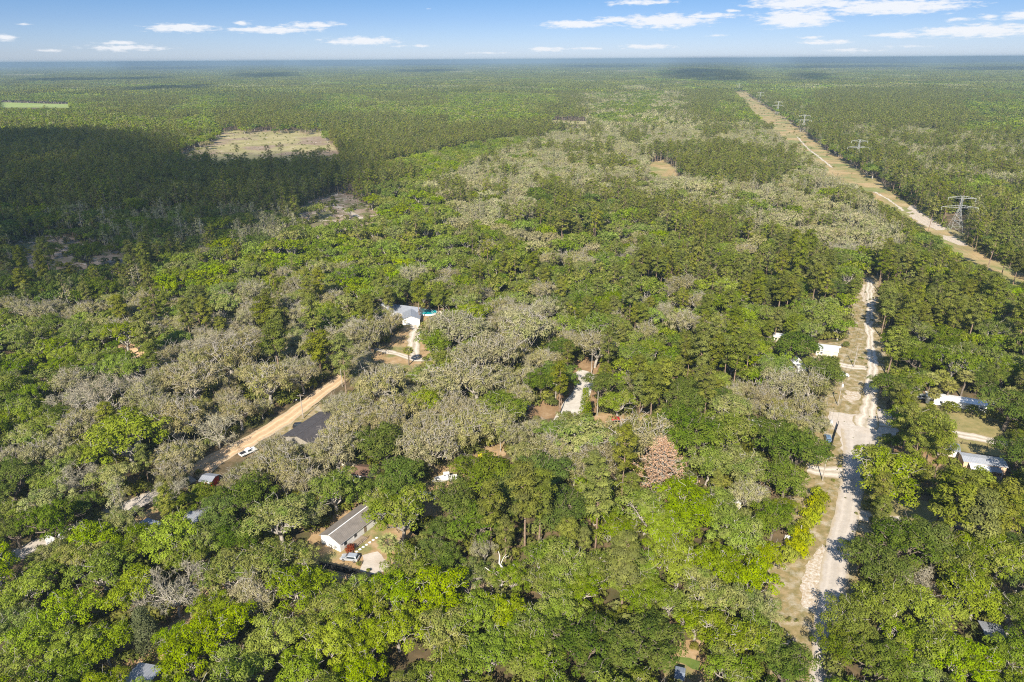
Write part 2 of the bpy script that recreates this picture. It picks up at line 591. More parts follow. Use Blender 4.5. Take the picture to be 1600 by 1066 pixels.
def make_bare(lod):
    """leafless grey tree: limbs, branches, twigs"""
    segs = bend((0, 0, -.3), (0.2, 0, 2.6), 2, .03, .42, .34)
    tips = [(segs[-1][1], np.array([0, 0, 1.0]), .30, 3.6)]
    tw_c, tw_d = [], []
    depth = (5, 4, 3)[lod]
    for lev in range(depth):
        nxt = []
        for p, d, r, ln in tips:
            kk = 6 if lev == 0 else (3 if lev < 4 else 2)
            for i in range(kk):
                a = nrm(d + RNG.normal(size=3) * (.75 if lev else .9) + np.array([0, 0, .22 if lev else .1]))
                if lev == 0:
                    ang = i * 6.28 / kk + RNG.random()
                    a = nrm(np.array([math.cos(ang), math.sin(ang), .75 + RNG.random() * .5]))
                q = p + a * ln * (.75 + .5 * RNG.random())
                if q[2] > 11.5: q[2] = 11.5 - RNG.random()
                segs += bend(p, q, 2, .09, r * .8, r * .5)
                nxt.append((q, a, r * .52, ln * .72))
                if lev >= 2:
                    for _ in range(3 if lod == 0 else 1):
                        tw_c.append(p + (q - p) * (.3 + .8 * RNG.random()) + RNG.normal(size=3) * .35)
                        tw_d.append(nrm(a + RNG.normal(size=3) * .8))
        tips = nxt
    c, t = np.array(tw_c), np.array(tw_d)
    k = len(c)
    me = leaf_mesh('foliage', c, RNG.normal(size=(k, 3)), (.55 + .4 * RNG.random(k)) * (1, 1.2, 1.7)[lod], (.055, .12, .35)[lod] * np.ones(k), .3 + .6 * RNG.random(k), t)
    return me, tubes_mesh('trunk', segs, 4 if lod == 0 else 3), 12.0, 11.5


def make_pine(lod, tall=17.0, dead=False):
    z1 = tall
    z0 = tall * (.44 if not dead else .2)
    segs = bend((0, 0, -.3), (RNG.normal() * .35, RNG.normal() * .35, tall * .96), 4, .006, .25, .06)
    n = (30, 18, 7)[lod]
    cen, rad = [], []
    for i in range(n):
        u = (i + .5) / n
        z = z0 + (z1 - z0) * u
        w = (2.9 * math.sin(math.pi * (.16 + .78 * u)) ** .7) * (.45 + .65 * RNG.random()) if not dead else 4.6 * (1 - u) ** .8 + .4
        a = i * 2.39996 + RNG.normal() * .3
        p = np.array([math.cos(a) * w, math.sin(a) * w, z + w * .22])
        cen.append(p)
        rad.append((.85 + .5 * RNG.random()) * (1, 1.15, 1.6)[lod])
        if lod < 2: segs += bend((0, 0, z - .3), p * np.array([1, 1, 1]), 2, .04, .075, .03)
        if lod == 0 and w > 1.6:
            p2 = p * np.array([.5, .5, 1]) + RNG.normal(size=3) * .4
            cen.append(p2), rad.append(.9)
    cen, rad = np.array(cen), np.array(rad)
    leaf = (.21, .36, .85)[lod]
    c, nn, tn = puffs(cen, rad, (125, 42, 12)[lod], leaf, np.array([0, 0, z0 + 2]), flat_z=.72, up_w=.35, shell=.4)
    sz = leaf * (.7 + .8 * RNG.random(len(c)))
    me = leaf_mesh('foliage', c, nn, sz, sz * .4, tn)
    return me, tubes_mesh('trunk', segs, 5 if lod == 0 else 4), 6.4, tall


def make_dead_pine():
    """big conifer with brown dead needles on a fan of bare boughs"""
    tall = 17.0
    segs = bend((0, 0, -.3), (.2, .1, tall * .97), 5, .006, .34, .05)
    c, n, s = [], [], []
    for i in range(120):
        u = (i + .5) / 120
        z = 2.6 + (tall - 3) * u
        w = (7.6 * (1 - u) ** .8 + .6) * (.5 + .65 * RNG.random())
        a = i * 2.39996
        tip = np.array([math.cos(a) * w, math.sin(a) * w, z + w * .30])
        b = bend((0, 0, z), tip, 3, .05, .085, .03)
        segs += b
        for _ in range(5):
            f = .35 + .65 * RNG.random()
            o = np.array([0, 0, z]) + (tip - np.array([0, 0, z])) * f
            e = o + nrm(RNG.normal(size=3) + nrm(tip)) * (.9 + .8 * RNG.random())
            segs.append((o, e, .03, .015))
            k = 15
            c.append(o + (e - o) * RNG.random((k, 1)) * 1.1 + RNG.normal(size=(k, 3)) * .16)
    c = np.concatenate(c)
    k = len(c)
    me = leaf_mesh('foliage', c, RNG.normal(size=(k, 3)) + nrm(c - np.array([0, 0, 7])) * .5, .15 * np.ones(k), .085 * np.ones(k), .2 + .7 * RNG.random(k))
    return me, tubes_mesh('trunk', segs, 4), 15.0, tall


def make_cypress(lod):
    """slender pale tree just budding: visible stems, thin veil of leaf"""
    tall = 13.0
    segs = bend((0, 0, -.3), (RNG.normal() * .3, RNG.normal() * .3, tall * .95), 3, .012, .19, .05)
    n = (20, 13, 7)[lod]
    cen, rad = [], []
    for i in range(n):
        u = (i + .5) / n
        z = 4.2 + (tall - 4.2) * u
        w = (2.3 * math.sin(math.pi * (.25 + .72 * u))) * (.5 + .6 * RNG.random())
        a = i * 2.39996
        p = np.array([math.cos(a) * w, math.sin(a) * w, z])
        cen.append(p)
        rad.append((.95 + .4 * RNG.random()) * (1, 1.1, 1.5)[lod])
        if lod < 2: segs += bend((0, 0, z - 1.6), p, 1, 0, .05, .02)
    cen, rad = np.array(cen), np.array(rad)
    leaf = (.2, .38, .8)[lod]
    c, nn, tn = puffs(cen, rad, (60, 18, 8)[lod], leaf, np.array([0, 0, 7]), up_w=.5, shell=.3)
    sz = leaf * (.7 + .8 * RNG.random(len(c)))
    me = leaf_mesh('foliage', c, nn, sz, sz * .3, tn, RNG.normal(size=c.shape) + np.array([0, 0, .8]))
    return me, tubes_mesh('trunk', segs, 4), 5.2, tall


def make_cone(D, H, n, nper, leaf, z0=.6, pw=.6):
    """closed conical or columnar crown (magnolia, cedar)"""
    cen, rad = [], []
    for i in range(n):
        u = (i + .5) / n
        w = D / 2 * .78 * (1 - u) ** pw * (.75 + .3 * RNG.random())
        a = i * 2.39996
        cen.append((math.cos(a) * w, math.sin(a) * w, z0 + (H - z0) * u))
        rad.append(.55 + D * .075)
    cen, rad = np.array(cen), np.array(rad)
    c, nn, tn = puffs(cen, rad, nper, leaf, np.array([0, 0, H * .4]))
    sz = leaf * (.7 + .7 * RNG.random(len(c)))
    return leaf_mesh('foliage', c, nn, sz, sz * .5, tn), tubes_mesh('trunk', bend((0, 0, -.3), (0, 0, H * .9), 2, .01, .22, .05), 5), D, H


def make_palm(lod, tall=7.0):
    segs = bend((0, 0, -.3), (.25, .1, tall), 4, .01, .23, .17)
    c, n, t, s, w, tn = [], [], [], [], [], []
    nf = (34, 24, 12)[lod]
    for i in range(nf):
        a = i * 2.39996
        el_ = math.asin(-.55 + 1.5 * (i + .5) / nf) if -.55 + 1.5 * (i + .5) / nf < 1 else 1.4
        d = np.array([math.cos(a) * math.cos(el_), math.sin(a) * math.cos(el_), math.sin(el_)])
        base = np.array([.25, .1, tall])
        hub = base + d * 1.0
        if lod == 0: segs.append((base, hub, .03, .02))
        k = (13, 7, 4)[lod]
        side = nrm(np.cross(d, [0, 0, 1.0]) + 1e-6)
        for j in range(k):
            f = (j - (k - 1) / 2) / ((k - 1) / 2 + 1e-6)
            dd = nrm(d * math.cos(f * 1.25) + side * math.sin(f * 1.25) - np.array([0, 0, .28 + .3 * abs(f)]))
            ln = .62 * (1 - .25 * abs(f))
            c.append(hub + dd * ln)
            t.append(dd)
            n.append(np.cross(dd, side) + np.array([0, 0, .5]) + RNG.normal(size=3) * .15)
            s.append(ln)
            w.append((.085, .16, .35)[lod])
            tn.append(.35 + .4 * ((i + .5) / nf) + RNG.random() * .2 if el_ > -.2 else .9)
    me = leaf_mesh('foliage', np.array(c), np.array(n), np.array(s), np.array(w), np.array(tn), np.array(t))
    return me, tubes_mesh('trunk', segs, 6), 3.6, tall + 1.2


def make_shrub(lod):
    n = (9, 6, 4)[lod]
    cen = crown_points(2.2, 1.3, .7, n, -.1)
    rad = (.55 + .3 * RNG.random(n)) * (1, 1.1, 1.3)[lod]
    leaf = (.16, .3, .6)[lod]
    c, nn, tn = puffs(cen, rad, (70, 24, 10)[lod], leaf, np.array([0, 0, .6]))
    sz = leaf * (.7 + .7 * RNG.random(len(c)))
    return leaf_mesh('foliage', c, nn, sz, sz * .5, tn), tubes_mesh('trunk', bend((0, 0, -.2), (0, 0, 1), 1, 0, .06, .03), 4), 3.2, 2.4


# families: name -> [lod][variant] = (crown mesh, trunk mesh, D, H)
FAM = {
    'oak': [[make_oak(l) for _ in range(v)] for l, v in ((0, 7), (1, 6), (2, 5))],
    'moss': [[make_oak(l, True) for _ in range(v)] for l, v in ((0, 6), (1, 5), (2, 4))],
    'bare': [[make_bare(l) for _ in range(v)] for l, v in ((0, 3), (1, 3), (2, 2))],
    'pine': [[make_pine(l, 15 + 1.3 * k) for k in range(v)] for l, v in ((0, 5), (1, 5), (2, 4))],
    'cyp': [[make_cypress(l) for _ in range(v)] for l, v in ((0, 4), (1, 5), (2, 4))],
    'palm': [[make_palm(l, 5.5 + 1.2 * k) for k in range(v)] for l, v in ((0, 3), (1, 2), (2, 1))],
    'shrub': [[make_shrub(l) for _ in range(v)] for l, v in ((0, 4), (1, 3), (2, 2))],
    'dead': [[make_dead_pine()]] * 3,
    'mag': [[make_cone(8.0, 13, 70, 95, .2)]] * 3,
    'cedar': [[make_cone(5.4, 12, 46, 70, .17, pw=.95)]] * 3,
}
# kind letter -> family, leaf material, bark, object name, category, look
KIND = {
    'B': ('oak', L['B'], BARKG, 'live_oak', 'oak tree', 'lime green live oak'),
    'M': ('oak', L['M'], BARKG, 'live_oak', 'oak tree', 'mid green live oak'),
    'D': ('oak', L['D'], BARK, 'live_oak', 'oak tree', 'deep green live oak'),
    'O': ('oak', L['O'], BARKG, 'live_oak', 'oak tree', 'olive-tinged oak'),
    'G': ('moss', L['G'], BARKG, 'mossy_oak', 'mossy oak', 'grey oak hung with moss'),
    'N': ('bare', L['W'], BARKG, 'bare_tree', 'bare tree', 'leafless silvery tree'),
    'A': ('moss', L['T'], BARKG, 'budding_tree', 'budding tree', 'pale broad tree in bud'),
    'P': ('pine', L['P'], BARKP, 'pine_tree', 'pine tree', 'tall thin-stemmed pine'),
    'T': ('cyp', L['T'], BARKG, 'budding_tree', 'budding tree', 'pale slender tree in bud'),
    'K': ('palm', L['K'], BARK, 'palm_tree', 'palm tree', 'cabbage palm with a round head'),
    'R': ('dead', L['R'], BARKG, 'dead_pine', 'dead pine', 'rust brown dead pine'),
    'Q': ('mag', L['E'], BARK, 'magnolia_tree', 'magnolia', 'dark glossy magnolia'),
    'C': ('cedar', L['M'], BARK, 'cedar_tree', 'cedar', 'pointed green cedar'),
    'S': ('shrub', L['S'], BARK, 'shrub', 'shrub', 'low olive shrub'),
    'Y': ('shrub', L['Y'], BARK, 'bamboo_clump', 'bamboo', 'yellow-green bamboo clump'),
}

# ------------------------------------------------------------------ where nothing tall stands (photo pixels of the openings one can see)
KEEP = {
    'main road': [(1213, 975), (1216, 900), (1236, 880), (1228, 850), (1246, 800), (1256, 765), (1268, 715), (1290, 690), (1300, 640), (1306, 590), (1322, 545), (1338, 480), (1350, 430), (1371, 430),
                  (1370, 490), (1376, 560), (1380, 600), (1370, 632), (1386, 655), (1378, 672), (1350, 690), (1345, 725), (1330, 760), (1336, 790), (1372, 806), (1352, 828), (1330, 880), (1318, 930), (1300, 955), (1284, 985), (1280, 1066), (1262, 1066), (1262, 1010)],
    'east lawn': [(1438, 610), (1550, 625), (1550, 642), (1532, 650), (1558, 668), (1566, 688), (1546, 698), (1578, 712), (1571, 744), (1502, 732), (1500, 700), (1488, 690), (1484, 650), (1436, 627)],
    'red yard': [(1398, 700), (1440, 708), (1474, 722), (1466, 732), (1406, 714)],
    'lower lawn': [(1404, 780), (1440, 786), (1480, 804), (1484, 828), (1440, 820), (1384, 808)],
    'brown roof': [(1481, 806), (1545, 812), (1542, 842), (1500, 842)],
    'west road': [(322, 716), (420, 655), (475, 622), (520, 590), (544, 592), (540, 604), (500, 640), (520, 652), (512, 662), (482, 700), (458, 694), (440, 678), (400, 692), (398, 712), (390, 718), (360, 728), (330, 738), (318, 730)],
    'junction': [(1340, 640), (1372, 630), (1394, 652), (1396, 676), (1370, 692), (1346, 702)],
    'tower foot': [(1478, 334), (1508, 334), (1508, 366), (1480, 366)],
    'street': [(0, 872), (48, 845), (80, 832), (96, 838), (94, 850), (50, 868), (6, 890), (0, 890)],
    'street segment': [(197, 803), (205, 790), (236, 772), (244, 786), (243, 806), (230, 848), (216, 845), (206, 815)],
    'red shed': [(312, 742), (342, 742), (342, 762), (312, 762)],
    'grey roof yard': [(288, 806), (306, 804), (308, 818), (288, 818)],
    'house yard': [(495, 844), (512, 826), (552, 800), (566, 808), (572, 824), (600, 832), (622, 842), (612, 884), (596, 898), (566, 898), (500, 878), (492, 862)],
    'path opening': [(640, 800), (652, 806), (650, 832), (632, 838)],
    'shed': [(530, 724), (560, 726), (582, 736), (574, 752), (550, 744), (524, 742)],
    'pool yard': [(601, 478), (655, 482), (692, 485), (690, 497), (652, 500), (655, 540), (686, 548), (688, 560), (640, 576), (586, 566), (580, 545), (612, 535), (638, 512), (618, 496)],
    'white road': [(896, 578), (912, 562), (932, 562), (928, 590), (914, 610), (905, 650), (872, 650), (880, 626), (902, 600)],
    'crossing': [(826, 636), (872, 628), (872, 650), (850, 658), (824, 648)],
    'red canopy': [(925, 650), (1024, 652), (1026, 660), (944, 666), (925, 664)],
    'north houses': [(1244, 552), (1258, 548), (1275, 534), (1322, 536), (1320, 556), (1278, 562), (1262, 566), (1256, 585), (1248, 584)],
    'north shed': [(1207, 522), (1228, 526), (1226, 540), (1210, 534)],
    'white van': [(1172, 656), (1200, 654), (1198, 668), (1176, 672)],
    'white roof': [(1126, 778), (1152, 785), (1150, 792), (1126, 786)],
    'boat': [(680, 738), (714, 728), (714, 748), (690, 764), (684, 800), (660, 806), (655, 768), (676, 752)],
    'yellow': [(746, 708), (784, 696), (776, 722), (748, 720)],
    'parcel gap': [(722, 886), (748, 866), (778, 872), (792, 926), (774, 928), (730, 912)],
    'yard fence': [(500, 878), (520, 880), (600, 900), (602, 908), (560, 902), (500, 890)],
    'south yard': [(1050, 1006), (1095, 1006), (1104, 1060), (1060, 1060)],
    'south west yard': [(172, 1066), (206, 1036), (230, 1052), (226, 1066)],
    'gap a': [(440, 955), (470, 925), (474, 940), (455, 982), (440, 982)],
    'gap b': [(298, 868), (318, 870), (322, 900), (300, 960), (282, 990), (250, 996), (300, 930)],
    'sand left': [(190, 535), (215, 545), (240, 548), (225, 556), (195, 552)],
    'tan patch': [(1006, 260), (1035, 252), (1060, 268), (1040, 272)],
    'corridor': [(1143, 138), (1156, 140), (1215, 180), (1286, 232), (1392, 300), (1466, 350), (1520, 388), (1560, 412), (1600, 430), (1600, 452), (1545, 428), (1490, 392), (1450, 360), (1395, 325), (1330, 285), (1262, 240), (1190, 185)],
    'meadow': [(292, 254), (280, 244), (298, 233), (318, 231), (332, 221), (346, 216), (344, 208), (366, 204), (384, 211), (402, 206), (424, 205), (440, 211), (462, 206), (480, 212), (498, 206), (508, 214), (494, 220), (516, 222), (508, 224), (520, 232), (532, 244), (500, 250), (470, 247), (450, 256), (424, 252), (398, 256), (370, 250), (345, 256), (322, 248)],
    'green field': [(0, 160), (108, 163), (110, 168), (0, 168)],
    'far field': [(862, 188), (918, 190), (915, 194), (862, 193)],
}
# only scattered trees here
SPARSE = {
    'clear cut': [(468, 322), (540, 290), (566, 310), (600, 338), (572, 362), (490, 368), (462, 350)],
    'shady cut': [(20, 372), (90, 365), (200, 395), (215, 425), (120, 440), (20, 420)],
    'debris strip': [(512, 256), (560, 262), (660, 248), (706, 266), (610, 288), (548, 296)],
}
# what grows where (photo pixels of the crowns): first match wins
ZONES = [
    ([(500, 236), (512, 214), (860, 188), (880, 204), (760, 222), (640, 246), (560, 262)], {'P': .9, 'D': .1}),
    ([(1010, 236), (1130, 228), (1250, 250), (1215, 296), (1100, 284), (1030, 262)], {'P': .62, 'D': .12, 'T': .26}),
    ([(1168, 148), (1222, 176), (1300, 228), (1410, 292), (1500, 350), (1600, 410), (1700, 470), (1700, 380), (1540, 320), (1420, 255), (1310, 200), (1240, 160)], {'P': .45, 'D': .35, 'T': .2}),
    ([(-900, 172), (0, 176), (200, 182), (330, 190), (330, 210), (262, 225), (120, 208), (-900, 200)], {'M': .4, 'B': .3, 'T': .15, 'P': .15}),
    ([(330, 175), (520, 180), (700, 185), (700, 200), (510, 208), (345, 205)], {'P': .6, 'D': .2, 'M': .2}),
    ([(820, 300), (870, 290), (960, 330), (930, 370), (860, 365)], {'P': .5, 'D': .4, 'M': .1}),
    ([(-900, 150), (130, 205), (270, 225), (262, 262), (500, 252), (535, 270), (575, 320), (470, 330), (300, 322), (-900, 350)], {'P': .86, 'D': .1, 'T': .04}),
    ([(100, 330), (300, 318), (470, 315), (480, 375), (350, 390), (90, 400)], {'T': .42, 'D': .3, 'M': .2, 'P': .08}),
    ([(-900, 350), (100, 340), (220, 380), (200, 470), (-900, 480)], {'D': .6, 'P': .2, 'T': .1, 'M': .1}),
    ([(200, 455), (260, 400), (420, 370), (480, 330), (600, 335), (660, 300), (720, 340), (640, 440), (540, 460), (400, 440), (300, 470)], {'B': .42, 'M': .28, 'O': .14, 'G': .10, 'P': .06}),
    ([(-900, 470), (40, 475), (180, 470), (330, 450), (460, 440), (520, 470), (600, 450), (620, 500), (560, 520), (440, 500), (330, 500), (220, 530), (120, 500), (0, 500)], {'G': .6, 'O': .12, 'P': .14, 'M': .14}),
    ([(-900, 500), (130, 500), (235, 560), (180, 600), (60, 640), (-900, 650)], {'M': .62, 'B': .2, 'D': .18}),
    ([(-900, 650), (40, 650), (150, 740), (60, 880), (-900, 900)], {'D': .5, 'M': .3, 'G': .2}),
    ([(60, 640), (200, 590), (330, 500), (480, 500), (600, 520), (660, 560), (660, 740), (560, 760), (420, 780), (330, 760), (240, 770), (150, 740)], {'G': .80, 'N': .07, 'D': .05, 'P': .05, 'O': .03}),
    ([(640, 560), (560, 520), (600, 480), (700, 480), (870, 480), (900, 540), (860, 620), (820, 700), (700, 740), (640, 720)], {'G': .80, 'O': .1, 'M': .1}),
    ([(480, 440), (640, 430), (700, 350), (900, 340), (960, 420), (940, 480), (700, 480), (600, 480)], {'G': .34, 'M': .36, 'O': .12, 'P': .14, 'D': .04}),
    ([(640, 300), (720, 262), (850, 212), (950, 192), (1240, 195), (1330, 290), (1430, 385), (1290, 400), (1150, 345), (980, 300), (860, 330), (720, 350)], {'T': .34, 'A': .42, 'M': .12, 'G': .06, 'P': .06}),
    ([(1240, 195), (1330, 195), (1560, 210), (2500, 260), (2500, 300), (1440, 285), (1290, 232)], {'T': .36, 'A': .16, 'M': .24, 'P': .24}),
    ([(1150, 345), (1290, 400), (1300, 470), (1200, 480), (950, 460), (850, 400), (900, 340), (1000, 305)], {'P': .44, 'M': .30, 'B': .14, 'G': .12}),
    ([(1370, 430), (1420, 385), (1500, 400), (2500, 480), (2500, 520), (1380, 520)], {'P': .55, 'M': .25, 'B': .1, 'O': .1}),
    ([(1375, 500), (2500, 500), (2500, 700), (1560, 700), (1480, 610), (1375, 610)], {'M': .46, 'D': .42, 'P': .12}),
    ([(1120, 660), (1165, 600), (1290, 575), (1292, 650), (1190, 690)], {'G': .7, 'O': .2, 'M': .1}),
    ([(1040, 650), (1290, 630), (1285, 720), (1240, 800), (1170, 760), (1060, 730)], {'D': .52, 'M': .48}),
    ([(760, 700), (860, 650), (1040, 650), (1060, 730), (960, 750), (860, 740)], {'G': .55, 'O': .25, 'M': .2}),
    ([(660, 730), (860, 700), (1000, 750), (960, 860), (700, 850), (640, 800)], {'D': .55, 'M': .33, 'P': .12}),
    ([(640, 850), (980, 850), (960, 960), (700, 930)], {'M': .55, 'D': .25, 'B': .2}),
    ([(0, 830), (330, 830), (640, 960), (720, 1200), (-900, 1200), (-900, 830)], {'B': .80, 'M': .12, 'O': .08}),
    ([(240, 760), (420, 740), (480, 840), (440, 900), (330, 870)], {'D': .5, 'O': .35, 'G': .15}),
    ([(400, 790), (500, 770), (500, 1000), (330, 960)], {'O': .7, 'G': .3}),
    ([(640, 950), (960, 950), (1060, 1200), (720, 1200)], {'M': .4, 'B': .45, 'D': .15}),
    ([(1260, 830), (2500, 700), (2500, 940), (1360, 940)], {'D': .55, 'M': .35, 'P': .10}),
    ([(1260, 940), (2500, 900), (2500, 1300), (1260, 1300)], {'B': .58, 'M': .30, 'D': .12}),
    ([(980, 760), (1250, 760), (1220, 960), (1260, 1300), (960, 1300), (950, 900)], {'B': .48, 'M': .38, 'O': .14}),
    ([(900, 440), (1340, 440), (1340, 560), (1040, 660), (900, 600)], {'M': .50, 'B': .2, 'P': .14, 'G': .10, 'D': .06}),
]


def in_poly(px, py, poly):
    px, py = np.asarray(px, float), np.asarray(py, float)
    c = np.zeros(px.shape, bool)
    n = len(poly)
    j = n - 1
    for i in range(n):
        xi, yi = poly[i]
        xj, yj = poly[j]
        if yi != yj:
            c ^= ((yi > py) != (yj > py)) & (px < (xj - xi) * (py - yi) / (yj - yi) + xi)
        j = i
    return c


def hash2(ix, iy, s):
    h = np.sin(ix * 127.1 + iy * 311.7 + s * 74.7) * 43758.5453
    return h - np.floor(h)


def vnoise(x, y, s=0):
    ix, iy = np.floor(x), np.floor(y)
    fx, fy = x - ix, y - iy
    fx, fy = fx * fx * (3 - 2 * fx), fy * fy * (3 - 2 * fy)
    a, b, c, d = hash2(ix, iy, s), hash2(ix + 1, iy, s), hash2(ix, iy + 1, s), hash2(ix + 1, iy + 1, s)
    return (a * (1 - fx) + b * fx) * (1 - fy) + (c * (1 - fx) + d * fx) * fy


def pick_kind(x, y, z=7.0):
    """kind letter for crowns standing at x, y: by zone, else by wide patches of forest"""
    x, y = np.asarray(x, float), np.asarray(y, float)
    px, py, dep = proj(np.stack([x, y, np.full_like(x, z)], 1))
    # clustered choice value
    v = .5 + (vnoise(x / 24, y / 30, 3) - .5) * .85 + (RNG.random(len(x)) - .5) * .75
    v = np.clip(v, 0, .999)
    out = np.full(len(x), '', dtype='<U1')
    for poly, w in ZONES:
        mk = (out == '') & in_poly(px, py, poly)
        if not mk.any(): continue
        ks, ws = list(w.keys()), np.cumsum(list(w.values()))
        idx = np.minimum(np.searchsorted(ws / ws[-1], v[mk]), len(ks) - 1)
        out[mk] = np.array(ks)[idx]
    mk = out == ''
    # open country beyond: belts of pine, green hardwood, pale budding swamp
    s = np.maximum(1.0, y[mk] / 900)
    b = .5 + (vnoise(x[mk] / (150 * s), y[mk] / (210 * s), 5) - .5) * .85 + (vnoise(x[mk] / 45, y[mk] / 70, 8) - .5) * .25 + (RNG.random(mk.sum()) - .5) * .12
    far = np.array(['P', 'P', 'D', 'M', 'M', 'B', 'O', 'M', 'P', 'P', 'T', 'A', 'M'])
    out[mk] = far[np.clip(((b - .18) / .66 * len(far)).astype(int), 0, len(far) - 1)]
    return out


def kept_clear(x, y, r, hc, htop):
    """True where a tree (crown radius r, centre height hc) would hide or stand in an opening"""
    bad = np.zeros(len(x), bool)
    z0 = np.zeros(len(x))
    pts = [(x, y, z0), (x, y, z0 + hc), (x - r, y, z0 + hc), (x + r, y, z0 + hc), (x, y, z0 + htop), (x - r * .7, y, z0 + hc * 1.3), (x + r * .7, y, z0 + hc * 1.3), (x - r * .6, y, z0 + hc * .6), (x + r * .6, y, z0 + hc * .6)]
    for a, b, c in pts:
        px, py, _ = proj(np.stack([a, b, c], 1))
        for poly in KEEP.values():
            bad |= in_poly(px, py, poly)
    return bad

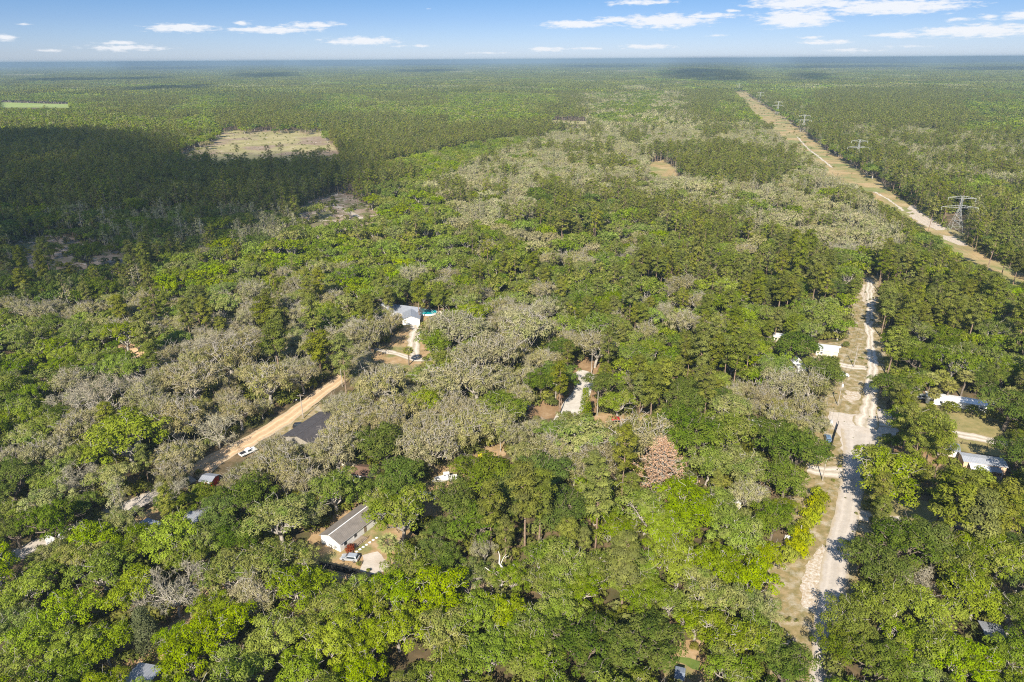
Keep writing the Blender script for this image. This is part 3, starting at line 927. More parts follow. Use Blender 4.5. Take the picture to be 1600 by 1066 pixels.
# crowns one can single out in the photograph: centre x, centre y, width (photo pixels), kind
MANUAL = [
    (40, 930, 74, 'B'), (72, 896, 60, 'B'), (160, 898, 84, 'B'), (208, 928, 76, 'B'), (272, 922, 92, 'N'), (228, 985, 52, 'Q'), (118, 955, 80, 'B'), (60, 1000, 84, 'B'), (112, 1022, 84, 'B'),
    (164, 1012, 74, 'B'), (22, 1044, 74, 'B'), (20, 955, 54, 'M'), (300, 1030, 90, 'B'), (290, 872, 62, 'M'), (120, 876, 66, 'O'), (75, 872, 50, 'O'), (116, 846, 46, 'M'), (90, 1064, 80, 'B'),
    (362, 900, 90, 'O'), (422, 884, 84, 'O'), (398, 935, 74, 'G'), (470, 876, 54, 'O'), (345, 990, 92, 'B'), (430, 1006, 90, 'B'), (520, 1006, 90, 'B'), (508, 962, 80, 'O'), (562, 936, 72, 'B'),
    (566, 960, 82, 'M'), (612, 930, 76, 'B'), (622, 985, 84, 'B'), (640, 885, 70, 'M'), (575, 1012, 76, 'B'), (375, 1050, 84, 'B'), (470, 1055, 84, 'B'), (560, 1062, 76, 'B'), (336, 955, 60, 'B'),
    (690, 935, 92, 'B'), (742, 962, 80, 'B'), (790, 965, 74, 'B'), (700, 1000, 92, 'O'), (762, 1022, 90, 'B'), (830, 985, 84, 'M'), (876, 960, 80, 'M'), (838, 1036, 88, 'M'), (905, 1010, 108, 'D'),
    (700, 1056, 90, 'B'), (880, 890, 88, 'M'), (930, 898, 80, 'M'), (846, 872, 64, 'M'), (692, 880, 62, 'D'), (670, 870, 50, 'D'), (756, 862, 40, 'G'), (742, 900, 50, 'M'), (800, 905, 56, 'M'), (770, 905, 40, 'O'), (905, 925, 76, 'M'), (850, 915, 66, 'M'),
    (1060, 886, 84, 'B'), (1120, 892, 88, 'B'), (1172, 908, 80, 'B'), (1108, 935, 88, 'O'), (1046, 945, 62, 'B'), (990, 900, 76, 'M'), (1004, 935, 78, 'M'), (1002, 1010, 112, 'D'), (1178, 955, 74, 'O'),
    (1088, 975, 66, 'M'), (1140, 1000, 92, 'M'), (1186, 1000, 80, 'M'), (1140, 1050, 80, 'M'), (1226, 1046, 84, 'D'), (1190, 872, 58, 'B'), (950, 1050, 80, 'D'),
    (1372, 886, 88, 'D'), (1410, 848, 100, 'D'), (1345, 870, 60, 'D'), (1462, 858, 88, 'D'), (1508, 890, 84, 'M'), (1562, 880, 88, 'M'), (1382, 950, 88, 'B'), (1328, 975, 78, 'B'), (1450, 958, 88, 'B'),
    (1524, 940, 84, 'B'), (1308, 1012, 70, 'D'), (1372, 1040, 92, 'D'), (1458, 1014, 88, 'B'), (1504, 1044, 88, 'B'), (1592, 1034, 80, 'B'), (1584, 960, 80, 'M'), (1418, 1010, 70, 'M'), (1434, 900, 50, 'N'),
    (200, 690, 116, 'B'), (175, 752, 66, 'O'), (132, 742, 60, 'N'), (78, 676, 66, 'M'), (45, 690, 60, 'O'), (20, 760, 74, 'D'), (24, 832, 58, 'D'), (78, 790, 70, 'O'), (126, 795, 52, 'D'),
    (150, 846, 70, 'B'), (190, 820, 60, 'O'), (272, 848, 84, 'B'), (312, 850, 66, 'M'), (284, 716, 66, 'G'), (268, 742, 56, 'G'), (280, 665, 88, 'G'), (256, 792, 34, 'D'), (262, 716, 50, 'G'),
    (442, 738, 80, 'G'), (384, 756, 56, 'G'), (446, 716, 54, 'G'), (534, 682, 72, 'G'), (590, 700, 82, 'D'), (384, 782, 88, 'D'), (346, 810, 72, 'D'), (372, 846, 62, 'D'), (438, 818, 96, 'O'),
    (486, 806, 56, 'O'), (524, 772, 80, 'M'), (560, 772, 50, 'D'), (620, 752, 84, 'D'), (592, 790, 58, 'O'), (668, 706, 86, 'G'), (472, 752, 70, 'G'), (630, 790, 50, 'D'),
    (756, 748, 100, 'D'), (712, 788, 84, 'D'), (800, 772, 96, 'D'), (850, 752, 92, 'D'), (884, 806, 90, 'D'), (930, 786, 84, 'M'), (744, 822, 80, 'D'), (912, 692, 90, 'O'), (868, 706, 66, 'G'),
    (990, 690, 104, 'G'), (945, 722, 76, 'G'), (1033, 740, 104, 'R'), (1080, 688, 96, 'D'), (1132, 680, 90, 'M'), (1240, 706, 96, 'D'), (1196, 684, 80, 'D'), (1226, 752, 74, 'D'), (1106, 728, 70, 'M'),
    (1158, 736, 78, 'O'), (1168, 778, 60, 'G'), (1208, 816, 66, 'D'), (1076, 792, 96, 'B'), (1122, 806, 84, 'B'), (1010, 800, 90, 'M'), (1042, 838, 88, 'B'), (1150, 846, 88, 'M'), (966, 838, 76, 'M'),
    (1388, 752, 112, 'M'), (1434, 670, 92, 'M'), (1398, 692, 28, 'M'), (1470, 692, 44, 'O'), (1578, 640, 84, 'D'), (1592, 716, 76, 'D'), (1500, 782, 70, 'P'), (1540, 794, 62, 'P'), (1566, 790, 60, 'P'), (1478, 770, 46, 'P'),
    (1524, 778, 52, 'P'), (1440, 850, 80, 'D'), (1590, 800, 80, 'D'), (1530, 860, 76, 'M'), (1400, 612, 60, 'D'), (1380, 600, 40, 'D'),
    (915, 638, 30, 'C'), (846, 600, 50, 'D'), (870, 590, 56, 'D'), (940, 606, 60, 'D'), (965, 632, 50, 'M'), (930, 545, 70, 'G'), (820, 520, 88, 'G'), (878, 548, 50, 'D'), (760, 560, 96, 'G'),
    (700, 600, 90, 'G'), (745, 600, 84, 'G'), (790, 640, 70, 'M'), (680, 540, 60, 'M'), (720, 520, 84, 'G'), (1224, 606, 70, 'G'), (1265, 606, 60, 'G'), (1290, 585, 64, 'D'), (1240, 545, 70, 'D'),
    (1268, 572, 34, 'B'), (1034, 575, 44, 'P'), (1020, 600, 40, 'P'), (1098, 540, 40, 'P'), (1116, 535, 36, 'P'), (1456, 594, 25, 'K'), (1472, 590, 24, 'K'), (1486, 600, 25, 'K'), (1509, 591, 25, 'K'), (1463, 612, 20, 'K'),
    (637, 544, 18, 'K'), (671, 464, 15, 'K'), (606, 850, 34, 'K'), (745, 533, 19, 'K'), (1580, 610, 24, 'K'), (330, 600, 19, 'K'), (542, 455, 15, 'K'), (535, 560, 34, 'P'), (428, 520, 44, 'P'),
    (495, 530, 44, 'P'), (488, 495, 30, 'P'), (226, 520, 40, 'P'), (290, 490, 26, 'P'), (318, 488, 26, 'P'), (410, 475, 40, 'P'), (190, 565, 40, 'D'), (880, 340, 40, 'P'), (900, 330, 40, 'P'), (930, 335, 36, 'P'),
    (820, 770, 60, 'P'), (842, 776, 50, 'P'), (934, 780, 50, 'P'), (978, 862, 60, 'P'), (766, 790, 46, 'P'), (420, 600, 80, 'G'), (300, 600, 84, 'G'), (360, 560, 84, 'G'), (110, 600, 60, 'G'),
]
HCF = {'oak': .57, 'moss': .57, 'bare': .62, 'pine': .74, 'cyp': .6, 'palm': .86, 'shrub': .5, 'dead': .5, 'mag': .5, 'cedar': .5}
trees = []          # kind, x, y, scale xy, scale z, picked by hand


def base_dh(k):
    fam = FAM[KIND[k][0]][1]
    return np.mean([q[2] for q in fam]), np.mean([q[3] for q in fam])


for (px, py, w, k) in MANUAL:
    D0, H0 = base_dh(k)
    z = 6.0
    for _ in range(3):
        P = unproj(px, py, z)
        dm = w / FPX * proj(P)[2][0] * (1.1 if k in 'BMDOGA' else 1)
        s = dm / D0
        sz = s if k in 'PKRQC' else s ** .75
        if k == 'P': s, sz = s * 1.0, min(1.35, max(.8, s))
        if k == 'K': sz = min(1.2, max(.6, sz))
        z = H0 * sz * HCF[KIND[k][0]]
    if k == 'K' and px == 637: sz *= .7
    trees.append((k, P[0], P[1], s, sz, True))

# random fill, close packed, out to the far side of the neighbourhood
NEAR_Y = 640.0
SPC = {'B': 9.6, 'M': 9.4, 'D': 9.2, 'O': 9.6, 'G': 9.2, 'A': 8.5, 'N': 9, 'P': 6.3, 'T': 5.4, 'K': 4}


def in_view(x, y, margin):
    return np.abs(x) < .80 * y + margin


cand_x, cand_y = [], []
step = 2.1
gx = np.arange(-700, 700, step)
gy = np.arange(80, NEAR_Y, step)
X, Y = np.meshgrid(gx, gy)
X = (X + RNG.random(X.shape) * step).ravel()
Y = (Y + RNG.random(Y.shape) * step).ravel()
mk = in_view(X, Y, 25)
X, Y = X[mk], Y[mk]
kinds = pick_kind(X, Y)
sc_ = np.clip(.94 + RNG.normal(size=len(X)) * .22, .55, 1.5)
fr = np.array([base_dh(k)[0] * .5 for k in kinds]) * sc_ * .80
hc = np.array([base_dh(k)[1] * HCF[KIND[k][0]] for k in kinds]) * sc_
ht = np.array([base_dh(k)[1] for k in kinds]) * sc_
bad = kept_clear(X, Y, fr, hc, ht)
spx, spy, _ = proj(np.stack([X, Y, np.full_like(X, 3)], 1))
for poly in SPARSE.values():
    bad |= in_poly(spx, spy, poly) & (RNG.random(len(X)) < (.990 if poly is SPARSE['shady cut'] else .997))
order = RNG.permutation(np.flatnonzero(~bad))
cell = 8.0
gridd = {}


def try_add(x, y, rsp):
    cx, cy = int(x // cell), int(y // cell)
    for i in (-2, -1, 0, 1, 2):
        for j in (-2, -1, 0, 1, 2):
            for (a, b, c) in gridd.get((cx + i, cy + j), ()):
                d = (rsp + c) * .5
                if (a - x) ** 2 + (b - y) ** 2 < d * d: return False
    gridd.setdefault((cx, cy), []).append((x, y, rsp))
    return True


for (k, x, y, s, sz, _) in trees:
    gridd.setdefault((int(x // cell), int(y // cell)), []).append((x, y, base_dh(k)[0] * s * .80))
for i in order:
    k = kinds[i]
    if try_add(X[i], Y[i], SPC[k] * sc_[i] * .84):
        trees.append((k, X[i], Y[i], sc_[i], sc_[i] * (.9 + .25 * RNG.random()), False))
# shrubs that show singly along the verges and lawns
SHRUBS = [(1248, 752, 14), (1256, 775, 12), (1240, 762, 12), (1340, 700, 12), (1420, 632, 30), (1485, 641, 30), (1518, 645, 26), (1300, 700, 12), (1262, 700, 14), (1310, 520, 14), (1330, 505, 12),
          (862, 632, 26), (838, 655, 14), (900, 655, 14), (655, 782, 20), (648, 600, 18), (665, 562, 12), (560, 640, 16), (610, 655, 16), (1362, 812, 12), (1425, 720, 14), (560, 880, 10), (575, 890, 9), (1302, 565, 20), (1322, 540, 14), (1085, 1010, 16)]
for (px, py, w) in SHRUBS:
    P = unproj(px, py, .8)
    s = w / FPX * proj(P)[2][0] / 3.2
    trees.append(('S', P[0], P[1], s, s ** .8, True))
# the bamboo hedge between the verge and the yard
for t in np.linspace(0, 1, 13):
    px = 1283 + (1240 - 1283) * t + (6 if int(t * 12) % 2 else -6)
    py = 772 + (868 - 772) * t
    P = unproj(px, py, 2)
    trees.append(('Y', P[0], P[1], 1.35 + .5 * t, 1.7 + .3 * RNG.random(), True))

# ------------------------------------------------------------------ the trees that show largest stand one by one; the rest is the forest
LIMIT = {'oak tree': 290, 'mossy oak': 260, 'pine tree': 230, 'budding tree': 150, 'bare tree': 60}
info = []
for t in trees:
    k, x, y, s, sz, hand = t
    D0, H0 = base_dh(k)
    px, py, dep = proj([[x, y, H0 * sz * .6]])
    info.append((px[0], py[0], dep[0], D0 * s / dep[0] * FPX))
seen = {}
solo = []
for i in sorted(range(len(trees)), key=lambda i: -info[i][3]):
    c = KIND[trees[i][0]][4]
    px, py, dep, w = info[i]
    inside = -6 < px < 1606 and py < 1072
    if inside and (trees[i][5] or seen.get(c, 0) < LIMIT.get(c, 80)):
        seen[c] = seen.get(c, 0) + 1
        solo.append(i)
solo_set = set(solo)

LAND = [(540, 832, 'the white gabled house'), (556, 738, 'the small brown-roofed shed'), (490, 678, 'the dark-roofed house'), (636, 492, 'the house with the pool'), (665, 487, 'the turquoise pool'),
        (325, 752, 'the red shed'), (220, 805, 'the blue-grey flat roof'), (90, 843, 'the white box truck'), (430, 665, 'the orange dirt road'), (697, 740, 'the white boat'), (668, 775, 'the white van by the boat'),
        (900, 605, 'the pale curved road'), (915, 640, 'the pointed cedar'), (1033, 738, 'the rust brown dead pine'), (228, 985, 'the dark magnolia'), (1262, 828, 'the yellow-green bamboo hedge'),
        (1302, 682, 'the black fence at the junction'), (1345, 660, 'the sandy road junction'), (1355, 500, 'the far end of the sandy lane'), (1305, 900, 'the grey road south of the bamboo'), (1490, 627, 'the long white mobile home'),
        (1536, 720, 'the ribbed metal roof'), (1515, 825, 'the brown roof under pines'), (1292, 546, 'the white roofs off the lane'), (1224, 583, 'the pale green dome'), (1185, 662, 'the white camper in the trees'),
        (785, 890, 'the forked dead trunk'), (1075, 1030, 'the lawn patch by the grey roof'), (210, 1060, 'the pale roof on the sand'), (1490, 340, 'the near lattice tower'), (1337, 240, 'the second lattice tower'),
        (1400, 330, 'the grassy power line corridor'), (410, 230, 'the pale meadow'), (550, 330, 'the brush-littered clearing'), (110, 400, 'the shaded clear-cut'), (637, 545, 'the lone palm by the drive'), (1385, 755, 'the broad oak at the road bend'),
        (640, 815, 'the sandy path mouth'), (215, 548, 'the orange sand gap'), (1035, 262, 'the small tan clearing'), (960, 655, 'the red canopy'), (1215, 178, 'the distant lattice tower'), (905, 190, 'the far hayfield')]
ORD = ['', 'second', 'third', 'fourth', 'fifth', 'sixth', 'seventh', 'eighth', 'ninth', 'tenth', 'eleventh', 'twelfth', 'thirteenth', 'fourteenth', 'fifteenth', 'sixteenth', 'seventeenth', 'eighteenth', 'nineteenth', 'twentieth',
       'twenty-first', 'twenty-second', 'twenty-third', 'twenty-fourth', 'twenty-fifth', 'twenty-sixth', 'twenty-seventh', 'twenty-eighth', 'twenty-ninth', 'thirtieth']
bucket = {}
for i in solo:
    px, py, dep, w = info[i]
    lm = min(LAND, key=lambda q: math.hypot(q[0] - px, (q[1] - py) * 1.25))
    dx, dy = px - lm[0], (py - lm[1]) * 1.25
    if abs(dx) > abs(dy): rel = 'left of' if dx < 0 else 'right of'
    else: rel = 'beyond' if dy < 0 else 'this side of'
    k = trees[i][0]
    dist_m = math.hypot(dx, dy)
    bucket.setdefault((KIND[k][5], rel, lm[2]), []).append((dist_m, i))
LABEL = {}
for (look, rel, lm), lst in bucket.items():
    lst.sort()
    for j, (_, i) in enumerate(lst):
        if len(lst) == 1: LABEL[i] = f"{look} {rel} {lm}"
        elif j == 0: LABEL[i] = f"{look} just {rel} {lm}"
        else: LABEL[i] = f"{look}, {(ORD[j] if j < 30 else 'roughly ' + str(j + 1) + 'th')} out {rel} {lm}"
GROUPS = {'oak tree': 'live oaks of the wood', 'mossy oak': 'moss hung oaks of the wood', 'pine tree': 'pines standing above the wood', 'budding tree': 'pale budding swamp trees', 'bare tree': 'leafless trees', 'palm tree': 'cabbage palms',
          'shrub': 'low shrubs on the verges', 'bamboo': 'clumps of the bamboo hedge'}
for i in solo:
    k, x, y, s, sz, hand = trees[i]
    fam, lm_, bk, nm, cat, look = KIND[k]
    lod = 0 if info[i][2] < 420 else 1
    var = FAM[fam][lod]
    cm, tm, D0, H0 = var[RNG.integers(0, len(var))]
    root = thing(nm, LABEL[i], cat, (x, y, 0), RNG.random() * 6.28, GROUPS.get(cat))
    if RNG.random() < .3: root.rotation_euler[0] = RNG.normal() * .03
    root.scale = (s, s, sz)
    c = bpy.data.objects.new('crown', cm)
    COL.objects.link(c)
    c.parent = root
    c.material_slots[0].link = 'OBJECT'
    c.material_slots[0].material = lm_
    t = bpy.data.objects.new('trunk', tm)
    COL.objects.link(t)
    t.parent = root
    t.material_slots[0].link = 'OBJECT'
    t.material_slots[0].material = bk

# ------------------------------------------------------------------ the forest: one object, instances out to the horizon
src = bpy.data.collections.new("forest_sources")
SRC = {}
n_src = 0


def add_source(key, meshes_mats):
    """join crown and trunk meshes with their materials into one source object"""
    global n_src
    V, F, T, MI, mats = [], [], [], [], []
    off = 0
    bm = bmesh.new()
    tl = None
    for me, mt in meshes_mats:
        nv = len(me.vertices)
        co = np.empty(nv * 3, np.float32)
        me.vertices.foreach_get('co', co)
        nf = len(me.polygons)
        fi = np.empty(nf * 4, np.int32)
        me.loops.foreach_get('vertex_index', fi)
        V.append(co.reshape(-1, 3)), F.append(fi.reshape(-1, 4) + off)
        if 'tone' in me.attributes:
            tt = np.empty(nf, np.float32)
            me.attributes['tone'].data.foreach_get('value', tt)
        else:
            tt = np.full(nf, .5, np.float32)
        T.append(tt)
        if mt not in mats: mats.append(mt)
        MI.append(np.full(nf, mats.index(mt), np.int32))
        off += nv
    bm.free()
    return put_source(key, np.concatenate(V), np.concatenate(F), np.concatenate(T), np.concatenate(MI), mats)


def put_source(key, V, F, T, MI, mats):
    global n_src
    me = bpy.data.meshes.new("forest_tree")
    me.vertices.add(len(V))
    me.vertices.foreach_set('co', V.astype(np.float32).ravel())
    me.loops.add(F.size)
    me.loops.foreach_set('vertex_index', F.astype(np.int32).ravel())
    me.polygons.add(len(F))
    me.polygons.foreach_set('loop_start', np.arange(0, F.size, 4, dtype=np.int32))
    for mt in mats: me.materials.append(mt)
    me.polygons.foreach_set('material_index', MI.astype(np.int32))
    me.update(calc_edges=True)
    a = me.attributes.new('tone', 'FLOAT', 'FACE')
    a.data.foreach_set('value', T.astype(np.float32))
    o = bpy.data.objects.new("forest_tree_%04d" % n_src, me)
    src.objects.link(o)
    SRC.setdefault(key, []).append(n_src)
    n_src += 1
    return me


for k in 'BMDOGNPTKSA':
    fam, lm_, bk = KIND[k][:3]
    for lod in (0, 1, 2):
        for (cm, tm, D0, H0) in FAM[fam][lod]:
            add_source((k, lod), [(cm, lm_), (tm, bk)])

# far woodland patches, 110 m square, of the simplest trees


def patch(mix, dens):
    V, F, T, MI, mats = [], [], [], [], []
    off = 0
    n = int(110 * 110 / dens)
    side = int(math.sqrt(n))
    for a in range(side):
        for b in range(side):
            x = (a + RNG.random()) / side * 112 - 56
            y = (b + RNG.random()) / side * 112 - 56
            k = mix[RNG.integers(0, len(mix))]
            fam, lm_ = KIND[k][:2]
            tall = {'pine': 15.5, 'cyp': 12}.get(fam, 10) * (.8 + .4 * RNG.random())
            w = {'pine': 2.9, 'cyp': 2.6}.get(fam, 5.0) * (.8 + .4 * RNG.random())
            q = 13 if fam in ('oak', 'moss') else 9
            d = nrm(RNG.normal(size=(q, 3)))
            d[:, 2] = np.abs(d[:, 2]) * 1.3 - .35
            cz = tall * (.62 if fam != 'pine' else .78)
            c = np.array([x, y, cz]) + d * np.array([w, w, tall - cz])
            nn = nrm(d + RNG.normal(size=d.shape) * .35 + np.array([0, 0, .4]))
            t = nrm(np.cross(nn, RNG.normal(size=d.shape)))
            bb = np.cross(nn, t)
            s = w * .42 * (.8 + .5 * RNG.random((q, 1)))
            v = np.stack([c - t * s, c - bb * s, c + t * s, c + bb * s], 1).reshape(-1, 3)
            V.append(v)
            F.append(np.arange(4 * q).reshape(-1, 4) + off)
            T.append(np.clip(.25 + .5 * RNG.random() + (RNG.random(q) - .5) * .4, 0, 1))
            if lm_ not in mats: mats.append(lm_)
            MI.append(np.full(q, mats.index(lm_)))
            off += 4 * q
    return np.concatenate(V), np.concatenate(F), np.concatenate(T), np.concatenate(MI), mats


for key, mix, dens in (('far', 'MMBMOM', 62), ('far', 'MBMDMM', 62), ('far', 'PPPPPP', 34), ('far', 'PPMDPP', 40), ('far', 'DDPPDD', 50), ('far', 'TTTMTG', 38), ('far', 'MMPMBP', 52), ('far', 'BBMBOB', 60)):
    put_source((key, 0), *patch(mix, dens))

pts, idx, rot, scl = [], [], [], []
for i, t in enumerate(trees):
    if i in solo_set: continue
    k, x, y, s, sz, hand = t
    dep = info[i][2]
    fam = SRC[(k if k in 'BMDOGNPTKSA' else 'S', 0 if dep < 240 else 1)]
    pts.append((x, y, 0)), idx.append(fam[RNG.integers(0, len(fam))]), rot.append((0, 0, RNG.random() * 6.28)), scl.append((s, s, sz))

# undergrowth below and between the crowns
gx = np.arange(-560, 560, 4.2)
gy = np.arange(80, NEAR_Y, 4.2)
X, Y = np.meshgrid(gx, gy)
X = (X + RNG.random(X.shape) * 5).ravel()
Y = (Y + RNG.random(Y.shape) * 5).ravel()
mk = in_view(X, Y, 15)
X, Y = X[mk], Y[mk]
bad = kept_clear(X, Y, np.full(len(X), 2.0), np.full(len(X), 1.4), np.full(len(X), 2.6))
ppx, ppy, pdp = proj(np.stack([X, Y, np.ones_like(X)], 1))
for poly in SPARSE.values(): bad |= in_poly(ppx, ppy, poly) & (RNG.random(len(X)) < .88)
for x, y, b, dp in zip(X, Y, bad, pdp):
    if b or RNG.random() < .12: continue
    k = 'S' if RNG.random() < .7 else 'M'
    fam = SRC[('S', 1 if dp < 330 else 2)]
    s = .8 + 1.1 * RNG.random()
    pts.append((x, y, 0)), idx.append(fam[RNG.integers(0, len(fam))]), rot.append((0, 0, RNG.random() * 6.28)), scl.append((s, s, s))

# sparse tufts and saplings in the clearings
for nm_, cnt, hi in (('meadow', 420, .9), ('corridor', 2600, 1.05), ('main road', 700, .34), ('shady cut', 260, 1.1), ('clear cut', 110, .8), ('debris strip', 80, .8)):
    poly = KEEP.get(nm_) or SPARSE[nm_]
    W = np.array([unproj(a, b) for a, b in poly])
    lo, hi_ = W.min(0), W.max(0)
    n = 0
    while n < cnt:
        x, y = lo[0] + RNG.random() * (hi_[0] - lo[0]), lo[1] + RNG.random() * (hi_[1] - lo[1])
        px, py, _ = proj([[x, y, 0]])
        n += 1
        if not in_poly(px, py, poly)[0]: continue
        fam = SRC[('S', 1)]
        s = (.3 + .8 * RNG.random() ** 2) * hi
        pts.append((x, y, 0)), idx.append(fam[RNG.integers(0, len(fam))]), rot.append((0, 0, RNG.random() * 6.28)), scl.append((s * 1.3, s * 1.3, s))

MW = [(300, 246, 'M'), (296, 236, 'O'), (312, 240, 'O'), (322, 234, 'G'), (330, 230, 'G'), (308, 250, 'G'), (345, 214, 'P'), (352, 210, 'P'), (334, 224, 'M'), (286, 244, 'P'), (480, 222, 'S'), (505, 240, 'M'), (515, 246, 'P'), (498, 214, 'P'),
      (528, 254, 'O'), (448, 216, 'S'), (458, 234, 'S'), (360, 236, 'S'), (384, 240, 'S'), (500, 246, 'G'), (490, 250, 'O'), (476, 252, 'P'), (350, 206, 'P'), (388, 208, 'P'), (436, 208, 'P'), (430, 212, 'D'), (470, 208, 'P'), (290, 252, 'G'), (302, 256, 'O'), (318, 254, 'M'), (420, 252, 'P'), (372, 246, 'P'), (356, 250, 'M'), (440, 246, 'P'), (462, 244, 'O'), (326, 250, 'P'), (338, 240, 'S'), (392, 214, 'P'), (412, 210, 'S')]
for px_, py_, k_ in MW:
    P_ = unproj(px_, py_)
    fam = SRC[(k_, 1)]
    s_ = .7 + .45 * RNG.random()
    pts.append(tuple(P_)), idx.append(fam[RNG.integers(0, len(fam))]), rot.append((0, 0, RNG.random() * 6.28)), scl.append((s_, s_, s_))

# middle distance: single trees to 2.4 km
def belt(y0, y1, spacing, lod):
    gy = np.arange(y0, y1, spacing)
    gx = np.arange(-.8 * y1 - 60, .8 * y1 + 60, spacing)
    X, Y = np.meshgrid(gx, gy)
    X = (X + (RNG.random(X.shape) - .5) * spacing * .95).ravel()
    Y = (Y + (RNG.random(Y.shape) - .5) * spacing * .95).ravel()
    mk = in_view(X, Y, 40)
    X, Y = X[mk], Y[mk]
    ks = pick_kind(X, Y, 8.0)
    keepn = RNG.random(len(X)) < np.where(np.isin(ks, ['P', 'T']), 1.0, .62)
    bad = kept_clear(X, Y, np.full(len(X), 2.2), np.full(len(X), 8.0), np.full(len(X), 13.0))
    for x, y, k in zip(X[~bad & keepn], Y[~bad & keepn], ks[~bad & keepn]):
        fam = SRC[(k, lod)]
        s = .8 + .4 * RNG.random()
        pts.append((x, y, 0)), idx.append(fam[RNG.integers(0, len(fam))]), rot.append((0, 0, RNG.random() * 6.28)), scl.append((s, s, s * (.9 + .2 * RNG.random())))


belt(NEAR_Y, 1150, 5.9, 1)
belt(1150, 2500, 7.4, 2)
# far distance: patches
far_src = SRC[('far', 0)]


def far_belt(y0, y1, spacing, s):
    gy = np.arange(y0, y1, spacing)
    gx = np.arange(-.8 * y1 - spacing, .8 * y1 + spacing, spacing)
    X, Y = np.meshgrid(gx, gy)
    X, Y = X.ravel(), Y.ravel()
    mk = in_view(X, Y, spacing)
    X, Y = X[mk], Y[mk]
    f = max(1, y0 / 2500)
    b = .5 + (vnoise(X / (420 * f), Y / (700 * f), 21) - .5) * .95 + (vnoise(X / 170, Y / 260, 22) - .5) * .25
    px, py, _ = proj(np.stack([X, Y, np.full_like(X, 4)], 1))
    cor = in_poly(px, py, [(1142, 137), (1157, 137), (1166, 146), (1147, 146)]) | in_poly(px, py, KEEP['corridor'])
    sel = [4, 2, 0, 7, 1, 3, 6, 5, 7, 2, 4, 0, 6, 3]
    for x, y, v, c in zip(X, Y, b, cor):
        if c: continue
        j = sel[int(min(.999, max(0, (v - .22) / .62)) * len(sel))]
        h = 1 + .25 * vnoise(np.array([x / 900]), np.array([y / 1300]), 31)[0]
        pts.append((x, y, -.5)), idx.append(far_src[j]), rot.append((0, 0, int(RNG.integers(0, 4)) * math.pi / 2)), scl.append((s, s, h))


far_belt(2530, 6000, 108, 1.0)
far_belt(6050, 20000, 216, 2.0)

me = bpy.data.meshes.new("forest")
n = len(pts)
me.vertices.add(n)
me.vertices.foreach_set('co', np.array(pts, np.float32).ravel())
for nm_, ty, data in (('src_idx', 'INT', np.array(idx, np.int32)), ('src_rot', 'FLOAT_VECTOR', np.array(rot, np.float32)), ('src_scl', 'FLOAT_VECTOR', np.array(scl, np.float32))):
    a = me.attributes.new(nm_, ty, 'POINT')
    a.data.foreach_set('value' if ty == 'INT' else 'vector', data.ravel())
forest = bpy.data.objects.new("forest", me)
COL.objects.link(forest)
tag(forest, 'unbroken mixed woodland of oak, pine and pale budding trees reaching to the horizon', 'woodland', kind='stuff')
ng = bpy.data.node_groups.new('forest_spread', 'GeometryNodeTree')
ng.interface.new_socket('Geometry', in_out='INPUT', socket_type='NodeSocketGeometry')
ng.interface.new_socket('Geometry', in_out='OUTPUT', socket_type='NodeSocketGeometry')
gi, go = ng.nodes.new('NodeGroupInput'), ng.nodes.new('NodeGroupOutput')
ci = ng.nodes.new('GeometryNodeCollectionInfo')
ci.inputs['Collection'].default_value = src
ci.inputs['Separate Children'].default_value = True
ci.inputs['Reset Children'].default_value = True
ip = ng.nodes.new('GeometryNodeInstanceOnPoints')
ip.inputs['Pick Instance'].default_value = True


def named(nm_, ty):
    q = ng.nodes.new('GeometryNodeInputNamedAttribute')
    q.data_type = ty
    q.inputs['Name'].default_value = nm_
    return q.outputs['Attribute']


ng.links.new(gi.outputs[0], ip.inputs['Points'])
ng.links.new(ci.outputs[0], ip.inputs['Instance'])
ng.links.new(named('src_idx', 'INT'), ip.inputs['Instance Index'])
ng.links.new(named('src_rot', 'FLOAT_VECTOR'), ip.inputs['Rotation'])
ng.links.new(named('src_scl', 'FLOAT_VECTOR'), ip.inputs['Scale'])
ng.links.new(ip.outputs[0], go.inputs[0])
md = forest.modifiers.new('spread', 'NODES')
md.node_group = ng
print("TREES", len(trees), "solo", len(solo), seen, "forest points", n)

# ------------------------------------------------------------------ ground
G_FOREST = surf_mat('forest_floor', [(0.3, (.050, .042, .020)), (0.5, (.12, .088, .045)), (0.68, (.24, .165, .09))], .16, 9, .95, stops2=[(.3, (.05, .055, .018)), (.7, (.11, .11, .03))], scale2=.07, thr=(.50, .64))
gm_ = MB().quad((-60000, -3000, 0), (60000, -3000, 0), (60000, 90000, 0), (-60000, 90000, 0)).build('ground', G_FOREST)
tag(gm_, 'brown leaf litter and sand under the trees', 'ground', kind='structure')

M_SAND = surf_mat('pale_sand_road', [(.25, (.40, .34, .27)), (.55, (.50, .44, .37)), (.8, (.60, .54, .47))], .35, 8, .95, stops2=[(.3, (.40, .35, .29)), (.7, (.56, .51, .45))], scale2=.12, thr=(.45, .6), bump=.3)
M_GREY = surf_mat('worn_asphalt', [(.25, (.33, .28, .235)), (.6, (.43, .375, .32)), (.8, (.50, .44, .38))], .5, 9, .92, bump=.2)
M_ORANGE = surf_mat('orange_dirt', [(.25, (.48, .31, .16)), (.55, (.62, .43, .25)), (.8, (.70, .53, .35))], .3, 8, .95, bump=.3)
M_VERGE = surf_mat('dry_verge', [(.28, (.13, .125, .04)), (.5, (.25, .195, .085)), (.72, (.38, .28, .155))], .5, 10, .95, stops2=[(.3, (.36, .31, .22)), (.7, (.56, .51, .43))], scale2=.35, thr=(.48, .74), bump=.35)
